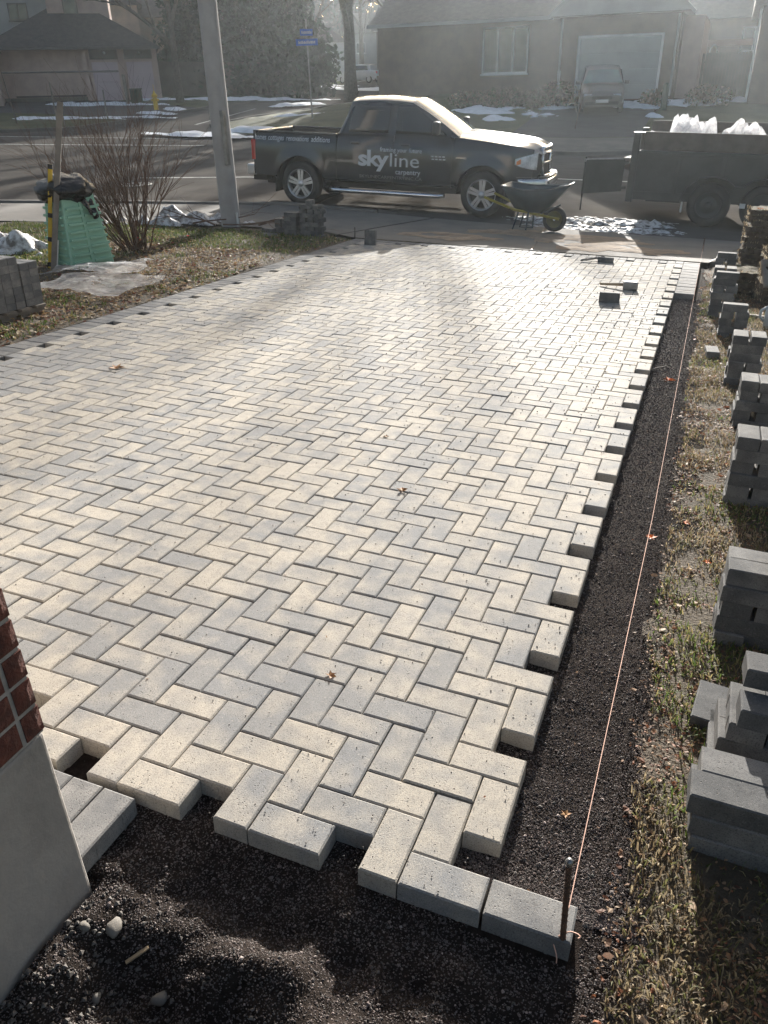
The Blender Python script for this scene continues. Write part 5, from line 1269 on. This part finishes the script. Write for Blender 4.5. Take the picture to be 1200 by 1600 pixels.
# generic car
def car(name, label, mw, L=4.6, Wd=1.82, H=1.5, m='car_paint', suv=True):
    t = thing(name, label, 'car', mw)
    st = [(-L / 2, .55, .75, .9), (-L / 2 + .12, .35, .95, .97), (-1.3, .3, 1.02, 1), (0, .28, 1.0, 1), (1.1, .3, .98, 1), (1.75, .24, .9, .97), (L / 2 - .1, .22, .78, .88), (L / 2, .28, .62, .8)]
    def bodyf(u, v):
        f = u * (len(st) - 1); i = min(int(f), len(st) - 2); k = f - i; x, z0, z1, w = [st[i][q] * (1 - k) + st[i + 1][q] * k for q in range(4)]; w *= Wd / 2
        if v < .35: q = v / .35; return (x, -w * (.93 + .07 * sin(q * pi)), z0 + (z1 - z0) * q)
        if v > .65: q = (1 - v) / .35; return (x, w * (.93 + .07 * sin(q * pi)), z0 + (z1 - z0) * q)
        q = (v - .35) / .3; return (x, -w * .93 + 2 * w * .93 * q, z1 + .06 * sin(q * pi))
    mb = MB(); mb.grid(bodyf, 28, 20)
    mb.add([bodyf(0, k / 20) for k in range(21)], [tuple(range(21))]); mb.add([bodyf(1, k / 20) for k in range(21)], [tuple(range(21))]); mb.build('body', m, t, smooth=True)
    back = -L / 2 + .25 if suv else -1.5
    def cabf(u, v):
        prof = [(back - .12, .98), (back + .15, H - .08), (-.3, H), (.35, H - .04), (1.25, .99)]
        f = u * 4; i = min(int(f), 3); k = f - i; x = prof[i][0] * (1 - k) + prof[i + 1][0] * k; z = prof[i][1] * (1 - k) + prof[i + 1][1] * k
        w = Wd / 2 * .92; wt = w * (1 - .2 * (z - .98) / (H - .98))
        if v < .3: q = v / .3; return (x, -w + (w - wt) * q, .97 + (z - .97) * q)
        if v > .7: q = (1 - v) / .3; return (x, w - (w - wt) * q, .97 + (z - .97) * q)
        q = (v - .3) / .4; return (x, -wt + 2 * wt * q, z + .03 * sin(q * pi))
    mb = MB(); mb.grid(cabf, 24, 20); mb.build('cabin', m, t, smooth=True)
    def wsf(u, v): a = Vector(cabf(.79, .33 + .34 * v)); b = Vector(cabf(.985, .31 + .38 * v)); p = a.lerp(b, u); return p + Vector((.02, 0, .018))
    MB().grid(wsf, 6, 8).build('windshield', 'windshield', t, smooth=True, fix=False)
    for s in (-1, 1):
        MB().add([(back + .2, s * (Wd / 2 * .90), 1.03), (1.0, s * (Wd / 2 * .92), 1.03), (.4, s * (Wd / 2 * .8), H - .1), (back + .35, s * (Wd / 2 * .8), H - .12)], [(0, 1, 2, 3)]).build('side_window', 'glass_dark', t, solid=.02)
        MB().box((.85, s * (Wd / 2 + .08), 1.05), (.12, .2, .14)).build('mirror', m, t, bevel=.03)
        MB().box((L / 2 - .12, s * Wd * .31, .68), (.16, .34, .13)).build('headlight', 'lens', t, bevel=.03); MB().box((-L / 2 + .06, s * Wd * .4, .82), (.1, .2, .2)).build('tail_light', 'red_lens', t, bevel=.02)
        for x in (-1.4, 1.4):
            w = bpy.data.objects.new('wheel', None); COL.objects.link(w); w.parent = t; w.location = (x, s * (Wd / 2 - .02), .33)
            MB().lathe([(.2, 0), (.3, .0), (.33, -.03 * s), (.33, -.19 * s), (.2, -.2 * s)], 24, 'y').build('tyre', 'tyre', w, smooth=True); MB().lathe([(.2, 0), (.19, -.03 * s), (.03, -.01 * s), (.001, -.01 * s)], 20, 'y').build('rim', 'alloy', w)
    MB().box((L / 2 - .02, 0, .62), (.08, .8, .14)).build('grille', 'black', t, bevel=.02); MB().box((L / 2 - .03, 0, .42), (.1, 1.3, .12)).build('bumper_grille', 'black', t, bevel=.02)
    MB().box((L / 2 + .02, 0, .5), (.02, .5, .12)).build('licence_plate', 'trim', t)
    return t
cx, cy = -5.0, 37.0
car('parked_car', 'dark hatchback facing the street in the brown house driveway', Matrix.Translation((cx, cy, T(cx, cy) + .1)) @ Matrix.Rotation(R(-80), 4, 'Z') @ Matrix.Rotation(R(5), 4, 'Y'), 4.5, 1.8, 1.56)
x, y = polar(-23.1, 80); car('parked_car', 'small blue-white car far up the side street', Matrix.Translation((x, y, T(x, y) + .1)) @ Matrix.Rotation(R(170), 4, 'Z'), 4.4, 1.75, 1.5, 'car_white', False)

# left house with the double garage
az = lambda a, d: polar(a, d)
ax_, ay_ = az(-45.3, 51.5); ang = math.atan2(.60, .80)
LM = Matrix.Translation((ax_, ay_, 1.25)) @ Matrix.Rotation(ang, 4, 'Z')
t = thing('house_with_double_garage', 'pinkish brick house with two garage doors and steep dark roofs on the left', 'house', LM)
MB().bb((.2, 0, -.4), (4.6, 7, 2.65)).build('wall', 'wall_brick_pale', t); MB().bb((4.61, -.25, -.4), (8.4, 7, 2.62)).build('garage_wall', 'wall_brick_pale', t)
MB().bb((.2, -.06, -.1), (4.55, -.005, .32)).build('plinth', 'concrete', t); MB().bb((.9, -.1, .33), (4.5, -.005, .42)).build('ledge', 'trim_dark', t)
for x0 in (5.05, 6.85): gdoor(t, x0, x0 + 1.35, -.27, .05, 1.95, 'garage_door', 'wall_brick_pale'); 
for x0 in (5.05, 6.85):
    MB().bb((x0 - .05, -.3, 2.08), (x0 + 1.4, -.253, 2.6)).build('dark_header', 'trim_dark', t); MB().lathe([(.001, -.06), (.06, -.03), (.07, .05), (.03, .09)], 10, 'z', (x0 + .75, -.42, 2.35)).build('lamp', 'trim', t)
for x0 in (4.62, 6.5, 8.3): MB().bb((x0, -.38, -.2), (x0 + .22, -.255, 2.6)).build('pier', 'wall_brick_pale', t)
roofprism(MB(), .0, 8.4, -.4, 7, 2.66, 5.0, 'hip', .3).build('roof', 'shingle', t)
MB().bb((-.3, -.85, 2.52), (8.75, -.72, 2.66)).build('eave', 'trim_dark', t)
MB().bb((3.1, 2.2, 3.2), (6.3, 8, 7.4)).build('upper_wall', 'wall_brick_pale', t); roofprism(MB(), 3.1, 6.3, 2.2, 8, 7.41, 9.6, 'y').build('roof', 'shingle', t)
window(t, 3.95, 4.7, 2.2, 4.15, 5.2, 1, 'trim_dark'); window(t, 1.0, 2.0, 3.2, 4.1, 4.9, 2, 'trim_dark')
MB().bb((-6, 3.2, 2.8), (3.08, 8, 5.6)).build('upper_side_wall', 'siding', t); roofprism(MB(), -6, 3.0, 3.2, 9, 5.61, 8.2, 'x').build('roof', 'shingle', t)
t = thing('pale_blue_garage', 'garage with pale blue door at the left frame edge', 'garage', Matrix.Translation((*az(-46.6, 49.2), 1.15)) @ Matrix.Rotation(ang + .1, 4, 'Z'))
MB().bb((-4, 0, -.4), (1.3, 5, 2.5)).build('wall', 'wall_brick_pale', t); gdoor(t, -2.2, .75, 0, .0, 2.0, 'car_white'); roofprism(MB(), -4, 1.3, 0, 5, 2.51, 3.9, 'hip', .35).build('roof', 'shingle_brown', t)
# beige houses behind
def far_house(name, label, a, d, w, dep, zb, hw, hr, m, mr, rz, along='y', wins=()):
    x, y = polar(a, d); t = thing(name, label, 'house', Matrix.Translation((x, y, zb)) @ Matrix.Rotation(R(rz), 4, 'Z'))
    MB().bb((-w / 2, 0, -1.5), (w / 2, dep, hw)).build('wall', m, t); roofprism(MB(), -w / 2, w / 2, 0, dep, hw + .005, hw + hr, along, .4).build('roof', mr, t)
    if along == 'y': MB().prism([(-w / 2, hw + .01), (w / 2, hw + .01), (0, hw + hr - .3)], -.2, -.05).build('gable', m, t)
    for x0, z0, ww, wh, n in wins: window(t, x0, x0 + ww, 0, z0, z0 + wh, n, 'trim')
    return t
far_house('beige_gabled_house', 'tall beige stucco house with front gable behind the bare tree', -40.0, 68, 8.2, 9, 1.6, 5.6, 2.9, 'stucco', 'shingle', 38, 'y', [(.2, 2.9, .9, 1.1, 1), (2.4, 2.9, .9, 1.1, 1)])
far_house('beige_long_house', 'long beige house behind the dark fence and bare tree', -35.6, 70, 9.5, 8, 1.6, 5.0, 2.6, 'stucco', 'shingle_brown', 32, 'x', [(-2.2, 2.9, .9, 1.2, 1), (1.6, 2.9, .9, 1.2, 1)])
far_house('beige_far_house', 'pale distant house at the end of the side street', -21.9, 118, 8.5, 9, 2.6, 5.4, 2.6, 'siding', 'shingle_brown', 12, 'x', [(-3, 3.2, 1.2, 1.2, 2), (1.4, 3.2, 1.2, 1.2, 2)])
gdoor(bpy.data.objects['beige_far_house'], .6, 3.3, 0, .2, 2.3, 'siding')
far_house('blue_grey_house', 'pale blue-grey house wall showing left of the big tree', -25.6, 104, 6, 8, 2.2, 4.2, 2.0, 'car_white', 'shingle', 20, 'y')
far_house('shaded_left_house', 'shaded house behind the trees left of the sign', -29.5, 100, 12, 9, 2.2, 4.2, 2.6, 'wall_brick_brown', 'shingle', 20, 'x')
far_house('back_row_house', 'shaded house roof between trees above the truck', -17.0, 78, 14, 9, 2.0, 4.0, 3.2, 'wall_brick_brown', 'shingle', 10, 'x')

# wooden fence along the left property
t = thing('garden_fence', 'long dark board fence behind the hydrant and bare tree', 'fence', loc=(0, 0, 0))
p0 = Vector(az(-38.2, 53.5)); p1 = Vector(az(-27.4, 56.5)); n = 90
for k in range(n):
    p = p0.lerp(p1, k / n); o = MB().bb((0, 0, 0), (.125, .03, 1.85 + .03 * (k % 2))).build('board', 'fence', t) if k == 0 else link('board', t.children[0].data, None, t)
    o.location = (p.x, p.y, T(p.x, p.y) + .05); o.rotation_euler = (0, 0, math.atan2(p1.y - p0.y, p1.x - p0.x))
# ---- trees
def clump(name, parent, cx, cy, cz, rx, ry, rz_, n, size, cols, seed, shape='ell', m='needle'):
    r = np.random.RandomState(seed)
    if shape == 'cone':
        u = r.rand(n) ** .75; a = r.rand(n) * 2 * pi; tier = .72 + .28 * np.abs(np.sin(u * 19)); rad = (u * tier) * np.sqrt(r.rand(n)) ** .6
        lob = 1 + .22 * np.sin(a * 5 + u * 9 + seed); x = rx * rad * lob * np.cos(a); y = ry * rad * lob * np.sin(a); z = rz_ * (1 - u) + r.normal(0, .1, n)
    else:
        d = r.normal(size=(n, 3)); d /= np.linalg.norm(d, axis=1)[:, None]; k = r.rand(n) ** .4 * (1 + .35 * (fbm(d[:, 0] * 2 + seed, d[:, 1] * 2 + d[:, 2] * 2, 3, seed) - .5) * 2)
        x, y, z = rx * d[:, 0] * k, ry * d[:, 1] * k, rz_ * d[:, 2] * k
    c = np.stack([cx + x, cy + y, cz + z], -1); a = r.normal(size=(n, 3)); b = r.normal(size=(n, 3)); a /= np.linalg.norm(a, axis=1)[:, None]; b = np.cross(a, b); b /= np.linalg.norm(b, axis=1)[:, None]
    s = size * r.uniform(.5, 1.3, n)[:, None]; a *= s; b *= s * .55
    V = np.stack([c - a, c + b, c + a, c - b], 1).reshape(-1, 3); F = np.arange(n * 4).reshape(-1, 4)
    return npmesh(name, V, F, m, parent, col=np.array(cols)[r.randint(0, len(cols), n)] * r.uniform(.7, 1.3, (n, 1)))
EV = [(.015, .03, .018), (.028, .052, .028), (.04, .058, .042), (.016, .026, .015)]
def conifer(a, d, h, r, label, seed, n=2600):
    x, y = polar(a, d); t = thing('conifer_tree', label, 'tree', loc=(x, y, T(x, y)), group='evergreens across the street')
    MB().tube([(0, 0, 0), (0, 0, h * .9)], [.2, .03], 7).build('trunk', 'bark', t); o = clump('crown', t, 0, 0, h * .08, r, r, h * .92, int(n * 2.2), .2, EV, seed, 'cone')
for k, (a, d, h, r) in enumerate([(-33.4, 61, 11, 3.0), (-31.4, 63, 13, 3.4), (-29.3, 60, 12, 3.2), (-27.6, 62, 11, 2.8), (-30.3, 57.5, 8, 2.4), (-16.2, 57, 11, 3.2), (-18.6, 62, 12, 3.2)]):
    conifer(a, d, h, r, ['tall dark evergreen just left of the pole top', 'broad dark evergreen just right of the pole', 'dark evergreen left of the blue street sign', 'dark evergreen directly behind the blue street sign', 'short bushy evergreen in front of the tall ones', 'dark evergreen beside the brown house roof', 'dark evergreen right of the second bare trunk'][k], 40 + k, 3600)
def bush(name, a, d, rx, rz_, label, cols, seed, n=1500, size=.16, cat='bush', grp='shrubs across the street', ry=None, m='needle', dz=0):
    x, y = polar(a, d); t = thing(name, label, cat, loc=(x, y, T(x, y) + dz), group=grp)
    clump('foliage', t, 0, 0, rz_ * .8, rx, ry or rx, rz_, n, size, cols, seed, 'ell', m); MB().tube([(0, 0, 0), (.05, 0, rz_)], [.06, .02], 5).build('stem', 'bark', t)
for k, (a, d, rx, h) in enumerate([(-37, 57, 2.6, 1.5), (-34.6, 57, 2.6, 1.4), (-32.2, 56.6, 2.6, 1.6), (-29.8, 56, 2.8, 1.8), (-27.4, 55.4, 2.4, 2.0), (-26.2, 57, 1.7, 2.3)]):
    bush('hedge_shrub', a, d, rx, h, ['dark hedge clump nearest the double garage', 'dark hedge clump behind the forked tree', 'dark hedge clump showing left of the pole', 'dark hedge clump right of the pole', 'dark hedge clump left of the sign post', 'rounded dark hedge end at the side street'][k], EV, 60 + k, 1700, .2)
DRY = [(.2, .14, .1), (.28, .2, .15), (.15, .11, .08), (.1, .12, .06)]
for k, (a, d, rx, h) in enumerate([(-19.2, 48, 2.2, .5), (-17.5, 46, 1.6, .5), (-15.6, 38.6, 1.3, .45), (-13.6, 38.8, 1.2, .5), (-11.9, 38.5, .9, .45), (-10.4, 38.8, 1.0, .6), (-1.5, 40.0, 1.0, .5), (-4.6, 39.4, .7, .4)]):
    bush('low_shrub', a, d, rx, h, ['tan leafy ground shrub beyond the second bare trunk', 'tan low shrub left above the truck roof', 'dry shrub with snow under the white-framed window, left', 'dry shrub with snow right of the window', 'dry shrub beside the garage corner', 'dry shrub just left of the dark hatchback', 'dry shrub in the snow behind the trailer', 'dry shrub right of the garage door'][k], DRY, 80 + k, 900, .07, ry=rx * .6)
def bare_tree(a, d, h, r, label, seed, first=.35, limbs=7, lean=(0, 0), spread=.6, depth=3, fork=None, big=1.0):
    x, y = polar(a, d); rs_ = random.Random(seed); t = thing('bare_tree', label, 'tree', loc=(x, y, T(x, y) - .05), group='leafless trees')
    mb = MB(); n = 8; pts = [Vector((lean[0] * (k / n) * h + rs_.gauss(0, .02) * h * k / n * .3, lean[1] * (k / n) * h, h * k / n)) for k in range(n + 1)]
    rr = [r * (1.25 if k == 0 else 1) * (1 - .8 * k / n) for k in range(n + 1)]; mb.tube(pts, rr, 8); mb.build('trunk', 'bark', t, smooth=True, fix=False)
    for k in range(limbs):
        q = first + (1 - first) * k / limbs; i = min(n - 1, int(q * n)); p = pts[i].lerp(pts[i + 1], q * n - i); an = k * 2.4 + seed; mb = MB()
        dv = Vector((cos(an) * spread, sin(an) * spread, .6)).normalized() if not (fork and k < len(fork)) else Vector(fork[k]).normalized()
        twiggy(mb, p, dv, h * .42 * (1.15 - q * .5) * big, rr[i] * (.85 if fork and k < len(fork) else .55), depth, rs_, .5, 6, 4, 5, .1); mb.build('limb', 'bark', t, fix=False)
    return t
bare_tree(-34.7, 48.3, 8.5, .2, 'forked bare tree between the hydrant and the pole', 3, .32, 7, (0, 0), .7, 3, [(-.9, -.3, .75), (.3, .1, .95), (-.4, .2, 1)])
bare_tree(-23.75, 49, 14, .38, 'thick bare trunk rising behind the truck cab', 5, .22, 8, (.0, 0), .55)
bare_tree(-21.35, 60, 12, .24, 'slimmer bare trunk right of the thick one', 8, .3, 7)
for k, (a, d, h, r) in enumerate([(-26.5, 75, 15, .25), (-20.0, 85, 16, .3), (-18.0, 70, 14, .25), (-15.0, 72, 15, .28), (-12, 66, 16, .3), (-31.5, 72, 16, .25), (-28, 80, 17, .3), (-23, 92, 16, .3)]):
    bare_tree(a, d, h, r, ['bare tree behind the hedge end', 'tall bare tree up the side street', 'bare tree above the truck roof', 'bare tree left of the brown house', 'bare tree behind the brown house roof', 'bare tree behind the evergreens right of the pole', 'tall bare tree left above the street sign', 'distant bare tree above the pale far house'][k], 20 + k, .2, 8, spread=.6, depth=3)
# a tall one behind the brown house whose shadow reaches the drive
bare_tree(-13.3, 62, 25, .13, 'very tall slender bare tree behind the brown brick house', 31, .35, 9, spread=.5, depth=1, big=.7)

far_house('shaded_back_house', 'shaded house showing above the board fence', -1.0, 60, 12, 9, .8, 4.2, 3.4, 'wall_brick_brown', 'shingle', 0, 'x', [(-3, 2.4, 1.4, 1.3, 2), (1.0, 2.4, 1.4, 1.3, 2)])
def treeline():
    n = 26000; r_ = np.random.RandomState(77); a = r_.uniform(-36, 9, n); d = r_.uniform(128, 150, n)
    H = 11 + 8 * fbm(a * .35, a * 0, 3, 4); z = H * r_.rand(n) ** .8; x = CAM.x + d * np.sin(np.radians(a)); y = CAM.y + d * np.cos(np.radians(a))
    c = np.stack([x, y, z + 2.5], -1); u = r_.normal(size=(n, 3)); v = r_.normal(size=(n, 3)); u /= np.linalg.norm(u, axis=1)[:, None]; v = np.cross(u, v); v /= np.linalg.norm(v, axis=1)[:, None]
    s_ = .9 * r_.uniform(.4, 1.2, n)[:, None]; u *= s_; v *= s_ * .5
    V = np.stack([c - u, c + v, c + u, c - v], 1).reshape(-1, 3); F = np.arange(n * 4).reshape(-1, 4)
    o = npmesh('treeline', V, F, 'needle', col=np.array([(.05, .045, .035), (.04, .05, .035), (.07, .055, .04)])[r_.randint(0, 3, n)]); o['kind'] = 'stuff'
treeline()
# ---- small street things
x, y = az(-36.25, 44.6)
t = thing('fire_hydrant', 'yellow fire hydrant on the snowy far corner', 'hydrant', loc=(x, y, T(x, y) + .05))
MB().lathe([(.16, 0), (.16, .05), (.11, .06), (.11, .6), (.15, .62), (.15, .66), (.12, .72), (.05, .8), (.04, .86), (.001, .87)], 16).build('barrel', 'hydrant', t, smooth=True)
for s in (-1, 1): MB().lathe([(.06, .1 * s), (.06, .19 * s), (.001, .19 * s)], 10, 'x', (0, 0, .48)).build('outlet', 'hydrant', t)
MB().tube([(0, 0, .87), (.0, 0, 1.15)], .014, 5).build('marker_rod', 'hydrant', t)
x, y = az(-37.35, 48); t = thing('utility_box', 'small dark green utility box beside the hydrant', 'utility box', loc=(x, y, T(x, y) + .05))
MB().bb((-.22, -.22, 0), (.22, .22, .72)).build('body', 'utility_green', t, bevel=.02); MB().bb((-.25, -.25, .722), (.25, .25, .78)).build('lid', 'utility_green', t, bevel=.02)
x, y = az(-37.9, 47.5); t = thing('wooden_post', 'short grey wooden post left of the utility box', 'post', loc=(x, y, T(x, y))); MB().tube([(0, 0, 0), (-.05, 0, 1.5)], .09, 7).build('post', 'wood_grey', t)
for k, (a, d, h, l) in enumerate([(-42.3, 36, 1.75, 'thin survey stake on the left grass before the garage'), (-39.3, 41, 1.25, 'thin pinkish stake standing left of the hydrant'), (-41.9, 38, 1.0, 'grey stake leaning on the far left grass')]):
    x, y = az(a, d); t = thing('survey_stake', l, 'stake', loc=(x, y, T(x, y))); MB().tube([(0, 0, 0), (-.05 * (k == 2), 0, h)], .035, 5).build('stake', 'wood_grey', t)
x, y = az(-44.6, 40.5); t = thing('sign_frame', 'thin metal sign post frame on the far left lawn', 'sign frame', loc=(x, y, T(x, y))); MB().tube([(0, 0, 0), (-.25, 0, 2.0), (3.4, 3.0, 2.0)], .04, 5).build('frame', 'trim_dark', t)
x, y = az(-26.35, 37.8); t = thing('street_sign', 'blue street name blades on a thin grey post', 'street sign', loc=(x, y, T(x, y)))
MB().tube([(0, 0, 0), (-.06, 0, 3.75)], .032, 7).build('post', 'steel', t)
for k, (z, w, rz_) in enumerate(((3.3, .52, .15), (2.95, .95, -.25))):
    b = MB().box((0, 0, 0), (w, .02, .24)).build('blade', 'sign_blue', t, bevel=.004); b.location = (-.05, -.03, z); b.rotation_euler = (0, 0, rz_ + .4)
    mb = MB(); rs_ = random.Random(k)
    q = -w * .38
    while q < w * .36: ww = rs_.uniform(.02, .045); mb.bb((q, -.0135, -.05), (q + ww, -.0115, rs_.uniform(.02, .06))); q += ww + .018
    mb.build('lettering', 'white_text', b)
x, y = az(-3.9, 38.4); t = thing('marker_post', 'squat grey post in the snow behind the trailer', 'post', loc=(x, y, T(x, y))); MB().lathe([(.13, 0), (.13, 1.0), (.1, 1.08), (.001, 1.1)], 12).build('post', 'utility_green', t, smooth=True)
x, y = az(-20.9, 50); t = thing('thin_post', 'thin dark post beside the slimmer bare trunk', 'post', loc=(x, y, T(x, y))); MB().tube([(0, 0, 0), (0, 0, 2.2)], .05, 6).build('post', 'trim_dark', t)
x, y = az(-9.2, 33.5); t = thing('sapling', 'tiny leafless sapling on the brown house lawn', 'sapling', loc=(x, y, T(x, y))); mb = MB(); twiggy(mb, Vector((0, 0, 0)), (0.1, 0, 1), 1.3, .02, 2, random.Random(4), .5, 5, 4, 4); mb.build('stem', 'twig', t, fix=False)

# ------------------------------------------------------------------ thin haze volume added to imitate veiling lens glare towards the sun
hz = MB().bb((-130, -12, -5), (75, 175, 32)).build('glare_haze', None); hz['kind'] = 'stuff'
hm = bpy.data.materials.new('glare_haze'); hm.use_nodes = True; ht = hm.node_tree; ht.nodes.clear()
pv_ = ht.nodes.new('ShaderNodeVolumePrincipled'); pv_.inputs['Color'].default_value = (.86, .94, 1, 1); pv_.inputs['Density'].default_value = .00065; pv_.inputs['Anisotropy'].default_value = .72
oo = ht.nodes.new('ShaderNodeOutputMaterial'); ht.links.new(pv_.outputs[0], oo.inputs['Volume']); hz.data.materials.append(hm)
